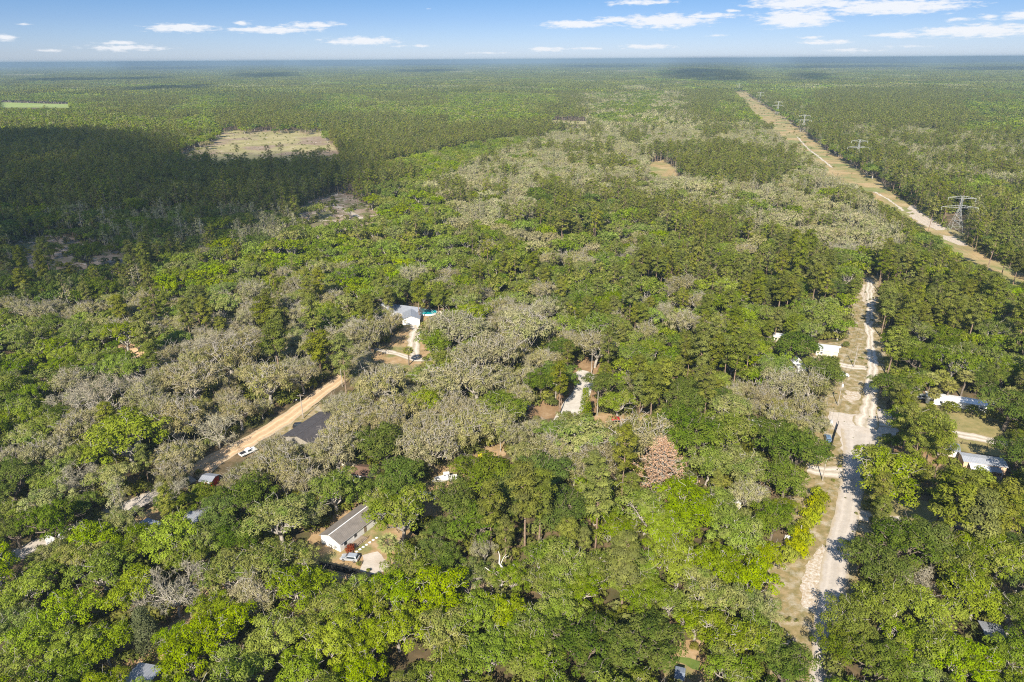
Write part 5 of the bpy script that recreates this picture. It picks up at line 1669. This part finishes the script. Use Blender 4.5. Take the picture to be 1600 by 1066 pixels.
fence('privacy_fence', 'black privacy fence on the verge at the sandy junction', [(1309, 666), (1296, 708)], 1.9, BLACKF)
fence('privacy_fence', 'black privacy fence across the yard below the silver car', [(500, 886), (552, 899), (598, 911)], 1.8, BLACKF)
fence('privacy_fence', 'dark fence along the grey road by the tan yard', [(204, 812), (242, 790)], 1.8, BLACKF)
fence('paddock_fence', 'black post and rail fence on the lawn behind the ribbed metal roof', [(1502, 694), (1542, 702)], 1.2, BLACKF, 2)
fence('garden_fence', 'low white fence line at the verge of the bamboo yard', [(1226, 842), (1252, 850)], 1.0, TRIM, 3, .05)
fence('garden_fence', 'weathered rail fence across the lower lawn', [(1378, 816), (1440, 826), (1476, 836)], 1.1, WOOD, 2, .06)
fence('garden_wall', 'pale low yard fence beside the small brown-roofed shed', [(527, 735), (533, 728), (550, 728), (560, 733)], 1.3, CREAM)
fence('garden_fence', 'weathered fence by the drive below the house with the pool', [(602, 548), (640, 520)], 1.1, WOOD, 2, .06)

# ------------------------------------------------------------------ utility poles


def pole(label, px, py, h=9.5, lamp=True, lean=0.0, arm=True, transformer=True):
    p = unproj(px, py)
    r = thing('utility_pole', label, 'utility pole', tuple(p), RNG.random() * .3, 'wooden utility poles')
    MB().tube((0, 0, 0), (lean, 0, h), .17, .12, 8).build('pole_shaft', BARKG, r)
    if arm:
        MB().box(lean - 1.1, lean + 1.1, -.06, .06, h - .75, h - .62).build('crossarm', WOOD, r)
        for x in (-1.0, 0, 1.0): MB().tube((lean + x, 0, h - .62), (lean + x, 0, h - .42), .05, .03, 6).build('insulator', TRIM, r)
    if transformer:
        MB().tube((lean + .42, .0, h - 2.1), (lean + .42, .0, h - 1.0), .27, .27, 10).build('transformer', TANKW, r)
    if lamp:
        MB().tube((lean, 0, h - 2.5), (lean - 1.3, -.2, h - 2.1), .035, .03, 5).build('lamp_arm', DARKM, r)
        MB().loft([[(lean - 1.7, -.33, h - 2.16), (lean - 1.2, -.33, h - 2.16), (lean - 1.2, -.07, h - 2.16), (lean - 1.7, -.07, h - 2.16)], [(lean - 1.6, -.28, h - 2.02), (lean - 1.25, -.28, h - 2.02), (lean - 1.25, -.12, h - 2.02), (lean - 1.6, -.12, h - 2.02)]]).build('lamp_head', TANKW, r)
    return r


POLES = [(474, 654, 'utility pole between the orange dirt road and the dark-roofed house'), (1285, 751, 'utility pole on the verge just south of the black fence'), (1309, 634, 'utility pole on the grass north of the junction'),
         (868, 634, 'utility pole beside the pale curved road'), (660, 824, 'slim pole at the mouth of the sandy path'), (933, 650, 'slim pole by the cedar and the red canopy'), (1334, 574, 'utility pole in the yard of the white roofs'),
         (1370, 434, 'utility pole at the far end of the sandy lane'), (924, 586, 'utility pole under the grey oak at the top of the pale road'), (782, 706, 'utility pole in the mossy oaks behind the boat'), (535, 604, 'thin pole at the top of the orange dirt road'),
         (1248, 846, 'short pole beside the bamboo hedge')]
for i, (px, py, lb) in enumerate(POLES):
    pole(lb, px, py, 9.5 if i not in (11,) else 5, lamp=i in (0, 1, 4, 7), arm=i not in (4, 5, 10, 11), transformer=i in (1, 3, 2))

span_ = [unproj(*POLES[i][:2]) for i in (1, 2, 6, 7)]
for q, (a_, b_) in enumerate(zip(span_[:-1], span_[1:])):
    mb = MB()
    for e_ in (-.9, .9):
        prev = None
        for k in range(11):
            f = k / 10
            p = a_ + (b_ - a_) * f + np.array([e_, 0, 8.95 - 3.2 * f * (1 - f)])
            if prev is not None: mb.tube(prev, p, .028, .028, 3, caps=False)
            prev = p
    o = mb.build('overhead_wire', DARKM)
    tag(o, ['pair of wires from the pole south of the black fence to the grass pole', 'pair of wires from the grass pole to the pole by the white roofs', 'pair of wires running up the sandy lane to its last pole'][q], 'overhead wire', 'wires along the sandy lane')

# ------------------------------------------------------------------ lattice towers of the power line
GALV = flat('galvanised_steel', (.50, .51, .50), .6, .1)
TW = [(1491, 362, 25), (1337, 256, 27), (1254, 206, 27), (1214, 179, 27), (1187, 160, 27), (1154, 143, 27)]
TWP = [unproj(a, b) for a, b, _ in TW]
tdir = math.atan2(*(TWP[1] - TWP[0])[:2][::-1])
TLAB = ['tall lattice tower standing close by the bright sand scar', 'second lattice tower up the grassy corridor', 'third lattice tower up the corridor, edged by dark trees', 'fourth lattice tower where the corridor narrows', 'fifth lattice tower, faint beside the corridor', 'last lattice tower where the corridor meets the cloud shade']


def tower(i):
    H = TW[i][2]
    r = thing('lattice_tower', TLAB[i], 'pylon', tuple(TWP[i]), tdir, 'steel towers of the power line')
    t = .06 if i == 0 else .065 + .012 * i
    b = 3.6

    def w(z): return max(.62, b * (1 - z / (H * .66)) + .62) if z < H * .66 else .62
    zs = [0, 4.5, 8.5, 12, 15, H * .66, H * .78, H * .9, H]
    for sx_, sy_ in ((1, 1), (1, -1), (-1, 1), (-1, -1)):
        mb = MB()
        for z0, z1 in zip(zs[:-1], zs[1:]): mb.tube((sx_ * w(z0), sy_ * w(z0), z0), (sx_ * w(z1), sy_ * w(z1), z1), t, t, 4)
        mb.build('leg', GALV, r)
    mb = MB()
    for z0, z1 in zip(zs[:-1], zs[1:]):
        for k in range(4):
            c = [(1, 1), (1, -1), (-1, -1), (-1, 1)]
            a, d = c[k], c[(k + 1) % 4]
            mb.tube((a[0] * w(z0), a[1] * w(z0), z0), (d[0] * w(z1), d[1] * w(z1), z1), t * .6, t * .6, 3)
            mb.tube((d[0] * w(z0), d[1] * w(z0), z0), (a[0] * w(z1), a[1] * w(z1), z1), t * .6, t * .6, 3)
            mb.tube((a[0] * w(z1), a[1] * w(z1), z1), (d[0] * w(z1), d[1] * w(z1), z1), t * .6, t * .6, 3)
    mb.build('bracing', GALV, r)
    for z, hw in ((H * .68, 11.5), (H * .94, 8.6)):
        mb = MB()
        for s in (1, -1):
            for e in (-.62, .62):
                mb.tube((e, s * .6, z), (0, s * hw, z + .2), t * .8, t * .8, 4)
                mb.tube((e, s * .6, z + 1.7), (0, s * hw, z + .4), t * .8, t * .8, 4)
            for k in range(6):
                f0, f1 = k / 6, (k + .5) / 6
                y0, y1 = s * (.6 + (hw - .6) * f0), s * (.6 + (hw - .6) * f1)
                mb.tube((-.62 * (1 - f0), y0, z), (.62 * (1 - f1), y1, z + 1.7 * (1 - f1) + .3), t * .5, t * .5, 3)
                mb.tube((.62 * (1 - f0), y0, z), (-.62 * (1 - f1), y1, z + 1.7 * (1 - f1) + .3), t * .5, t * .5, 3)
        arm = mb.build('crossarm', GALV, r)
        for s in (1, -1):
            MB().tube((0, s * hw, z + .2), (0, s * hw, z - 2.0), .11, .11, 5).build('insulator', TRIM, arm)


for i in range(len(TW)): tower(i)
WIRE = flat('wire_aluminium', (.35, .36, .37), .5, .05, metallic=.5)
ends = [TWP[0] + (TWP[0] - TWP[1]) * .8] + TWP[:4]
perp = np.array([-math.sin(tdir), math.cos(tdir), 0])
wn_ = 0
for hh, hw in ((16.3, 11.5), (23.4, 8.6)):
    for s in (1, -1):
        mb = MB()
        for a, b in zip(ends[:-1], ends[1:]):
            prev = None
            for k in range(15):
                f = k / 14
                p = a + (b - a) * f + perp * s * hw + np.array([0, 0, hh - 7 * 4 * f * (1 - f)])
                if prev is not None: mb.tube(prev, p, .05, .05, 3, caps=False)
                prev = p
        o = mb.build('power_line', WIRE)
        tag(o, f"{'lower' if hh < 20 else 'upper'} conductor on the {'west' if s > 0 else 'east'} arm tips of the lattice towers", 'power line', 'conductors strung between the towers')

# ------------------------------------------------------------------ vehicles
TYRE = flat('tyre_rubber', (.02, .02, .02), .9, .2)
RIMM = flat('rim_alloy', (.5, .5, .5), .35, .05, metallic=.7)
HEADL = flat('headlight_glass', (.7, .7, .68), .2, .05)
TAILL = flat('tail_light', (.4, .02, .02), .3, .05)


def wheels(r, xs, hw, rad):
    for x in xs:
        for s in (1, -1):
            w_ = MB().tube((x, s * (hw - .2), rad), (x, s * (hw + .02), rad), rad, rad, 14).build('wheel', TYRE, r)
            MB().tube((x, s * (hw + .0), rad), (x, s * (hw + .045), rad), rad * .55, rad * .5, 10).build('rim', RIMM, w_)


def car(name, label, cat, px, py, heading, paint, kind='suv'):
    """x forward"""
    p = unproj(px, py)
    r = thing(name, label, cat, (p[0], p[1], .05), heading)
    if kind == 'van': Lc, hw, prof = 5.4, .98, [(-2.7, .45), (-2.7, 2.05), (-2.5, 2.2), (1.0, 2.2), (1.7, 1.35), (2.6, 1.1), (2.7, .45)]
    elif kind == 'truck': Lc, hw, prof = 5.6, .98, [(-2.8, .55), (-2.8, 1.1), (-.6, 1.1), (-.5, 1.8), (.75, 1.82), (1.3, 1.2), (2.65, 1.05), (2.8, .55)]
    else: Lc, hw, prof = 4.6, .92, [(-2.3, .42), (-2.32, .95), (-2.1, 1.05), (-1.85, 1.55), (-1.6, 1.66), (.3, 1.64), (1.05, 1.08), (2.1, .92), (2.3, .7), (2.3, .42)]
    n = len(prof)
    rings = []
    for yy, k in ((-hw, 0), (-hw + .03, 1), (hw - .03, 1), (hw, 0)):
        ring = []
        for x, z in prof:
            tuck = .2 * max(0, (z - 1.0)) / .7
            ring.append((x * (.985 if not k else 1), math.copysign(abs(yy) - tuck, yy), z - (0 if k else .03)))
        rings.append(ring)
    MB().loft(rings).build('body', paint, r, bevel=.05)
    top = max(z for _, z in prof)
    # glasshouse bands set proud of the sides
    for s in (1, -1):
        x0, x1 = {'van': (-2.3, 1.1), 'truck': (-.4, .85), 'suv': (-1.7, .45)}[kind]
        y_a, y_b = s * (hw - .2 * .12 / .7 + .012), s * (hw - .2 * (top - 1.15) / .7 + .012)
        zt = top - .15
        z_b = 1.35 if kind == 'van' else 1.1
        ya = s * (hw - .2 * (z_b - 1) / .7 + .012)
        yb = s * (hw - .2 * (zt - 1) / .7 + .012)
        MB().quad((x0, ya, z_b), (x1 + .25, ya, z_b), (x1 - .15, yb, zt), (x0 + .12, yb, zt)).build('side_window', GLASS, r)
    fr = {'van': ((1.04, 2.17), (1.66, 1.42)), 'truck': ((.80, 1.78), (1.27, 1.25)), 'suv': ((.36, 1.60), (1.01, 1.13))}[kind]
    (xa, za), (xb, zb) = fr
    wt, wb_ = hw - .2 * (za - 1) / .7 - .08, hw - .2 * (zb - 1) / .7 - .06
    MB().quad((xa + .03, -wt, za), (xb + .03, -wb_, zb + .02), (xb + .03, wb_, zb + .02), (xa + .03, wt, za)).build('windscreen', GLASS, r)
    if kind == 'suv': MB().quad((-2.13, -.72, 1.1), (-1.9, -.66, 1.52), (-1.9, .66, 1.52), (-2.13, .72, 1.1)).build('rear_window', GLASS, r)
    if kind == 'truck': MB().box(-2.65, -.7, -.78, .78, 1.102, 1.13).build('truck_bed', DARKM, r)
    wheels(r, (-Lc * .31, Lc * .31), hw, .36)
    for s in (1, -1):
        MB().box(Lc / 2 - .06, Lc / 2 + .02, s * .68 - .16, s * .68 + .16, .66, .82).build('headlight', HEADL, r)
        MB().box(-Lc / 2 - .03, -Lc / 2 + .05, s * .72 - .12, s * .72 + .12, .72, .95).build('tail_light', TAILL, r)
    return r


P_SILVER = flat('silver_paint', (.52, .55, .58), .25, .03, metallic=.4, coat=.6)
P_WHITE = flat('white_paint', (.78, .78, .78), .25, .02, coat=.6)
P_DARK = flat('black_paint', (.018, .02, .026), .25, .05, coat=.6)
P_BLUE = flat('blue_paint', (.12, .19, .28), .3, .05, coat=.5)
P_RED = flat('red_car_paint', (.45, .03, .03), .3, .05, coat=.5)
car('parked_car', 'silver car parked beside the white gabled house', 'car', 547, 875, R(170), P_SILVER)
car('parked_car', 'black car parked by the gable of the dark-roofed house', 'car', 469, 668, R(8), P_DARK)
car('pickup_truck', 'white pickup truck at the edge of the orange dirt road', 'truck', 388, 709, R(50), P_WHITE, 'truck')
car('parked_van', 'white van beside the slim pole, below the boat', 'van', 668, 781, R(-8), P_WHITE, 'van')
car('parked_car', 'white car at the near end of the long white mobile home', 'car', 1442, 623, R(15), P_WHITE)
car('parked_car', 'white car on the grass by the yard of the white roofs', 'car', 1316, 588, R(-15), P_WHITE)
car('parked_car', 'dark car at the crossing west of the pale curved road', 'car', 827, 640, R(60), P_DARK)
car('parked_car', 'small blue car behind the black fence at the junction', 'car', 1293, 688, R(75), P_BLUE)
car('parked_car', 'blue car in the shade behind the dark-roofed house', 'car', 558, 682, R(70), P_BLUE)
car('parked_car', 'red car just showing under oaks below the forked dead trunk', 'car', 775, 950, R(20), P_RED)
car('camper_van', 'white camper van showing in the grey oaks', 'camper van', 1186, 666, R(-10), P_WHITE, 'van')

# box truck on the road
p = unproj(88, 848)
r = thing('box_truck', 'white box truck on the shaded grey road', 'truck', (p[0], p[1], .08), R(38))
MB().box(-2.0, 1.2, -1.0, 1.0, .8, 2.5).build('cargo_box', P_WHITE, r, bevel=.04)
MB().loft([[(1.3, -1.05, .6), (3.2, -1.05, .6), (3.2, -1.05, 1.3), (2.6, -.95, 2.2), (1.3, -.95, 2.2)], [(1.3, 1.05, .6), (3.2, 1.05, .6), (3.2, 1.05, 1.3), (2.6, .95, 2.2), (1.3, .95, 2.2)]]).build('cab', P_WHITE, r, bevel=.04)
MB().quad((2.65, -.85, 2.1), (3.2, -.95, 1.38), (3.2, .95, 1.38), (2.65, .85, 2.1)).build('windscreen', GLASS, r)
wheels(r, (-1.3, 2.3), .95, .42)


def boat(label, px, py, heading):
    p = unproj(px, py)
    r = thing('motor_boat', label, 'boat', (p[0], p[1], 0), heading)
    st = [(-3.4, 1.15), (-1.5, 1.2), (.6, 1.15), (2.2, .8), (3.4, .08)]
    rings = []
    for x, w in st:
        rise = .25 * max(0, x) / 3.4
        rings.append([(x, -w, 1.35 + rise), (x, -w * .8, .8 + rise), (x, 0, .55 + rise * 1.4), (x, w * .8, .8 + rise), (x, w, 1.35 + rise), (x, w * .82, 1.36 + rise), (x, w * .7, 1.0 + rise), (x, -w * .7, 1.0 + rise), (x, -w * .82, 1.36 + rise)])
    hull = MB().loft(rings).build('hull', P_WHITE, r)
    MB().box(-.7, .4, -.45, .45, 1.0, 1.9).build('console', P_WHITE, r, bevel=.05)
    MB().quad((.42, -.42, 1.9), (.42, .42, 1.9), (.2, .38, 2.3), (.2, -.38, 2.3)).build('windscreen', GLASS, r)
    MB().box(-1.1, .7, -.75, .75, 2.75, 2.83).build('canopy', P_WHITE, r, bevel=.03)
    for x in (-1.0, .6):
        for s in (1, -1): MB().tube((x, s * .7, 1.1), (x, s * .7, 2.75), .03, .03, 5).build('canopy_post', GALV, r)
    MB().box(-1.7, -1.2, -.4, .4, 1.0, 1.5).build('bench', TRIM, r, bevel=.04)
    MB().loft([[(-3.9, -.2, .7), (-3.45, -.2, .7), (-3.45, .2, .7), (-3.9, .2, .7)], [(-3.95, -.24, 1.75), (-3.4, -.24, 1.75), (-3.4, .24, 1.75), (-3.95, .24, 1.75)]]).build('outboard_motor', DARKM, r)
    return r


boat('white motor boat with a small canopy on its trailer', 697, 752, R(188))
p = unproj(697, 752)
r = thing('boat_trailer', 'grey trailer carrying the white motor boat', 'trailer', (p[0], p[1], 0), R(188))
fr_ = MB()
for s in (1, -1): fr_.tube((-3.0, s * .7, .5), (1.6, s * .6, .5), .05, .05, 5).tube((1.6, s * .6, .5), (4.2, 0, .45), .05, .05, 5)
for x in (-2.6, -.4, 1.4): fr_.tube((x, -.7, .5), (x, .7, .5), .05, .05, 5)
fr_.build('frame', GALV, r)
for s in (1, -1): MB().tube((-1.2, s * .85, .33), (-1.2, s * 1.05, .33), .33, .33, 12).build('wheel', TYRE, r)

# pool with its deck
p = unproj(668, 490)
r = thing('swimming_pool', 'oval turquoise pool with a pale deck beside the white house', 'pool', tuple(p), R(-4))
th = np.linspace(0, 2 * math.pi, 28, endpoint=False)
POOLW = flat('pool_water', (.0, .30, .33), .08, .08, spec=.6)
MB().prism([(4.9 * math.cos(t), 3.6 * math.sin(t)) for t in th], .05, .85).build('basin_wall', TRIM, r)
MB().prism([(4.7 * math.cos(t), 3.4 * math.sin(t)) for t in th], .86, .9).build('water_surface', POOLW, r)
MB().box(5.2, 9.6, -3.4, 2.6, .05, .5).build('deck', CREAM, r)
MB().box(-7.2, -5.1, -2.5, 1.5, .05, .7).build('deck', WOOD, r)
# dome tent, canopies and small goods
p = unproj(1222, 596)
r = thing('dome_shelter', 'pale green dome shelter rising behind the mossy oaks', 'dome', tuple(p))
rings = []
for k in range(9):
    a = k / 8 * math.pi * .49
    rings.append([(4.6 * math.cos(a) * math.cos(t), 4.6 * math.cos(a) * math.sin(t), 3.0 + 4.0 * math.sin(a)) for t in th])
MB().loft([[(x, y, 0.0) for x, y, z in rings[0]]] + rings).build('dome_cover', flat('pale_green_cloth', (.36, .47, .33), .6, .06), r, smooth=True)
MB().box(-.6, .6, -4.72, -4.55, 0, 2.1).build('door', DARKM, r)


def canopy(label, px, py, w, d, c, h=2.4, rz=0.0):
    p = unproj(px, py)
    r = thing('shade_canopy', label, 'canopy', tuple(p), rz)
    mt = flat('canopy_cloth', c, .8, .12)
    MB().loft([[(-w / 2, -d / 2, h), (w / 2, -d / 2, h), (w / 2, d / 2, h), (-w / 2, d / 2, h)], [(-.2, -.2, h + .8), (.2, -.2, h + .8), (.2, .2, h + .8), (-.2, .2, h + .8)]]).build('canopy_top', mt, r)
    for sx_ in (-1, 1):
        for sy_ in (-1, 1): MB().tube((sx_ * w * .48, sy_ * d * .48, 0), (sx_ * w * .48, sy_ * d * .48, h), .04, .04, 5).build('leg', GALV, r)


canopy('red cloth canopy on the orange strip of ground', 961, 664, 3.0, 2.4, (.40, .02, .02))
canopy('bright yellow canopy between the boat and the mossy oaks', 752, 721, 2.0, 1.8, (.62, .50, .01), 2.0)


def tank(label, px, py, rz):
    p = unproj(px, py)
    r = thing('gas_tank', label, 'gas tank', tuple(p), rz)
    rr = [[(x, .55 * q * math.cos(t), .85 + .55 * q * math.sin(t)) for t in np.linspace(0, 6.283, 14, endpoint=False)] for x, q in ((-1.7, .3), (-1.55, .75), (-1.3, 1), (1.3, 1), (1.55, .75), (1.7, .3))]
    MB().loft(rr).build('shell', TANKW, r, smooth=True)
    for x in (-1, 1): MB().box(x - .08, x + .08, -.4, .4, 0, .45).build('support', DARKM, r)


tank('white gas tank beside the bamboo hedge', 1240, 846, R(-20))
tank('white gas tank behind the black fence at the junction', 1298, 664, R(60))
tank('white tank between the yellow canopy and the mossy oaks', 765, 720, R(-15))
tank('small white tank at the yard edge of the white roofs', 1308, 546, R(10))

# forked dead trunk in the vacant lot
p = unproj(783, 925)
r = thing('dead_tree', 'bleached forked dead trunk standing in the vacant lot', 'dead tree', tuple(p))
seg = bend((0, 0, -.2), (.1, 0, 3.0), 2, .02, .42, .34) + bend((.1, 0, 3.0), (-.5, .3, 11.5), 5, .03, .3, .08) + bend((.1, 0, 3.0), (-3.6, -.4, 7.6), 4, .03, .2, .07) + bend((-.1, .1, 7), (1.3, .4, 10.6), 3, .04, .13, .04)
seg += [(s_[0], s_[1], s_[2], s_[3]) for s_ in bend((1.0, .3, 9.6), (1.9, .3, 10.2), 2, .04, .05, .02)]
tm = tubes_mesh('trunk', seg, 8)
o = bpy.data.objects.new('trunk', tm)
COL.objects.link(o)
o.parent = r
tm.materials[0] = surf_mat('bleached_wood', [(.3, (.50, .46, .40)), (.7, (.74, .70, .63))], 1.5, coord='obj', rough=.9)

# stumps and logs left in the clearings, stepping stones in the yard
LOGM = surf_mat('cut_timber', [(.3, (.30, .25, .20)), (.7, (.58, .52, .45))], 1.2, coord='obj', rough=.9)
lb_n = 0
logs = MB()
for nm_, cnt in (('clear cut', 170), ('shady cut', 90), ('debris strip', 90), ('meadow', 60)):
    poly = KEEP.get(nm_) or SPARSE[nm_]
    W = np.array([unproj(a, b) for a, b in poly])
    lo, hi_ = W.min(0), W.max(0)
    n = 0
    while n < cnt:
        x, y = lo[0] + RNG.random() * (hi_[0] - lo[0]), lo[1] + RNG.random() * (hi_[1] - lo[1])
        px, py, _ = proj([[x, y, 0]])
        n += 1
        if not in_poly(px, py, poly)[0]: continue
        a = RNG.random() * 3.14
        l_ = 1.5 + RNG.random() * 5
        for q in range(RNG.integers(1, 4)):
            dx, dy = RNG.normal(size=2) * 1.6
            aa = a + RNG.normal() * .5
            logs.tube((x + dx, y + dy, .3), (x + dx + math.cos(aa) * l_, y + dy + math.sin(aa) * l_, .45), .28, .16, 5)
lg = logs.build('timber_debris', LOGM)
tag(lg, 'felled trunks and brush strewn over the clearings', 'timber debris', kind='stuff')
for k in range(8):
    px = 552 + k * 5.2
    py = 866 - k * 3.6
    p = unproj(px, py)
    o = MB().prism([(.38 * math.cos(t) * (1 + .2 * math.sin(3 * t + k)), .3 * math.sin(t)) for t in np.linspace(0, 6.28, 9, endpoint=False)], .03, .14).build('stepping_stone', TRIM)
    o.location = tuple(p)
    tag(o, f"{['end', 'second', 'third', 'fourth', 'fifth', 'sixth', 'seventh', 'far end'][k]} pale stepping stone of the row, counted out from the silver car", 'paving stone', 'row of stepping stones before the porch')
p = unproj(547, 863)
r_ = thing('shrub', 'rust brown bush at the corner of the white gabled house', 'shrub', (p[0], p[1], 0))
cm, tm, _, _ = FAM['shrub'][0][1]
for nm_, me_, mt_ in (('crown', cm, leaf_mat('rust_leaf', (.14, .04, .02), (.24, .08, .04), (.34, .14, .07))), ('trunk', tm, BARK)):
    o = bpy.data.objects.new(nm_, me_)
    COL.objects.link(o)
    o.parent = r_
    o.material_slots[0].link = 'OBJECT'
    o.material_slots[0].material = mt_

# ------------------------------------------------------------------ clouds out of view that shade the land, the last ones added for dark bands
CLOUDM, nt, out = new_mat('cloud_white')
cb_, ct_, cm_ = nt.nodes.new('ShaderNodeBsdfDiffuse'), nt.nodes.new('ShaderNodeBsdfTransparent'), nt.nodes.new('ShaderNodeMixShader')
cb_.inputs[0].default_value = (.9, .9, .92, 1)
cm_.inputs[0].default_value = .255
nt.links.new(ct_.outputs[0], cm_.inputs[1])
nt.links.new(cb_.outputs[0], cm_.inputs[2])
nt.links.new(cm_.outputs[0], out.inputs[0])


def cloud(label, poly_px, puff, CB=1500.0):
    off = np.array(sd[:2]) / sd[2] * CB
    W = [unproj(a, b)[:2] + off for a, b in poly_px]
    lo, hi_ = np.min(W, 0), np.max(W, 0)
    base = bmesh.new()
    bmesh.ops.create_icosphere(base, subdivisions=2, radius=1)
    bv = np.array([v.co[:] for v in base.verts])
    bf = [[v.index for v in f.verts] for f in base.faces]
    base.free()
    mb = MB()
    nx, ny = max(2, int((hi_[0] - lo[0]) / (puff * .8))), max(2, int((hi_[1] - lo[1]) / (puff * .8)))
    for i in range(nx + 1):
        for j in range(ny + 1):
            x = lo[0] + (hi_[0] - lo[0]) * i / nx + RNG.normal() * puff * .18
            y = lo[1] + (hi_[1] - lo[1]) * j / ny + RNG.normal() * puff * .18
            if not in_poly(np.array([x]), np.array([y]), [tuple(w) for w in W])[0]: continue
            s = puff * (.6 + .35 * RNG.random())
            b = len(mb.v)
            v = bv * np.array([s, s, s * .34]) * (1 + .12 * np.sin(bv[:, 0:1] * 5 + i) * np.sin(bv[:, 1:2] * 6 + j))
            v[:, 2] = np.where(v[:, 2] < 0, v[:, 2] * .4, v[:, 2])
            mb.v += [tuple(q + np.array([x, y, CB + 40 * RNG.random()])) for q in v]
            mb.f += [tuple(b + k for k in f) for f in bf]
    o = mb.build('cloud', CLOUDM, smooth=True)
    tag(o, label, 'cloud')
    o['kind'] = 'stuff'


cloud('flat fair-weather cloud drifting over the western pine woods', [(-700, 228), (0, 222), (128, 214), (250, 232), (262, 262), (360, 250), (500, 250), (512, 275), (548, 292), (500, 325), (420, 352), (330, 385), (250, 425), (150, 450), (80, 490), (-700, 510)], 62, 4200.0)
cloud('small cloud over the far end of the corridor', [(1040, 113), (1090, 108), (1130, 112), (1165, 118), (1190, 128), (1130, 131), (1060, 128)], 170)


def hz_y(x, d): return (x, 98.0 - x / 160.0 + d)


cloud('long cloud over the northern horizon woods', [hz_y(-500, 4.2), hz_y(0, 4), hz_y(250, 4), hz_y(520, 4), hz_y(660, 5.5), hz_y(520, 6.5), hz_y(300, 7), hz_y(0, 9), hz_y(-500, 8)], 1100, 3800)
cloud('wide cloud over the northeastern horizon woods', [hz_y(1100, 5), hz_y(1290, 4), hz_y(1500, 4), hz_y(2000, 4), hz_y(2000, 8), hz_y(1600, 9), hz_y(1400, 11), hz_y(1250, 9), hz_y(1120, 7)], 1100, 3800)
cloud('wisp of cloud over the northern woods', [(370, 118), (450, 116), (460, 122), (430, 126), (380, 124)], 150)
cloud('drifting cloud over the northeastern woods', [(1480, 107), (1700, 106), (1700, 113), (1500, 113)], 280)
cloud('scrap of cloud over the eastern woods', [(1235, 119), (1285, 118), (1295, 128), (1245, 130)], 130)
cloud('scrap of cloud over the middle woods', [(610, 112), (700, 110), (712, 114), (640, 116)], 220)
cloud('slim unseen cloud added to band the far plain with shade', [(470, 102), (760, 100), (760, 102.5), (480, 105)], 420, 3800.0)  # this cloud and all below: unseen, added to band the far woods with shade
cloud('broken unseen cloud added to darken the far northern plain', [(190, 107), (340, 105), (345, 109), (210, 111)], 300)
cloud('small unseen cloud added to shade land beyond the pale swamp trees', [(880, 104), (1010, 103), (1010, 107), (890, 108)], 320)
cloud('long thin unseen cloud added to darken the eastern plain', [(1220, 105), (1420, 103), (1420, 107), (1230, 109)], 320)
cloud('scrap of unseen cloud added to shade land near the green field', [(200, 140), (330, 137), (335, 143), (215, 147)], 90)
cloud('narrow unseen cloud added to streak the northwestern woods with shade', [(30, 127), (250, 124), (260, 127), (40, 131)], 110)

# ------------------------------------------------------------------ the air: an even blue haze over the whole plain
hm, nt, out = new_mat('haze_air')
pv = nt.nodes.new('ShaderNodeVolumePrincipled')
pv.inputs['Color'].default_value = (.36, .52, .66, 1)
pv.inputs['Density'].default_value = HAZE_D
pv.inputs['Anisotropy'].default_value = 0.0
nt.links.new(pv.outputs[0], out.inputs['Volume'])
hz = MB().box(-60500, 60500, -3500, 90500, -1.0, CAM_H + 14).build('haze', hm)
tag(hz, 'thin blue haze lying over the whole plain', 'haze', kind='stuff')
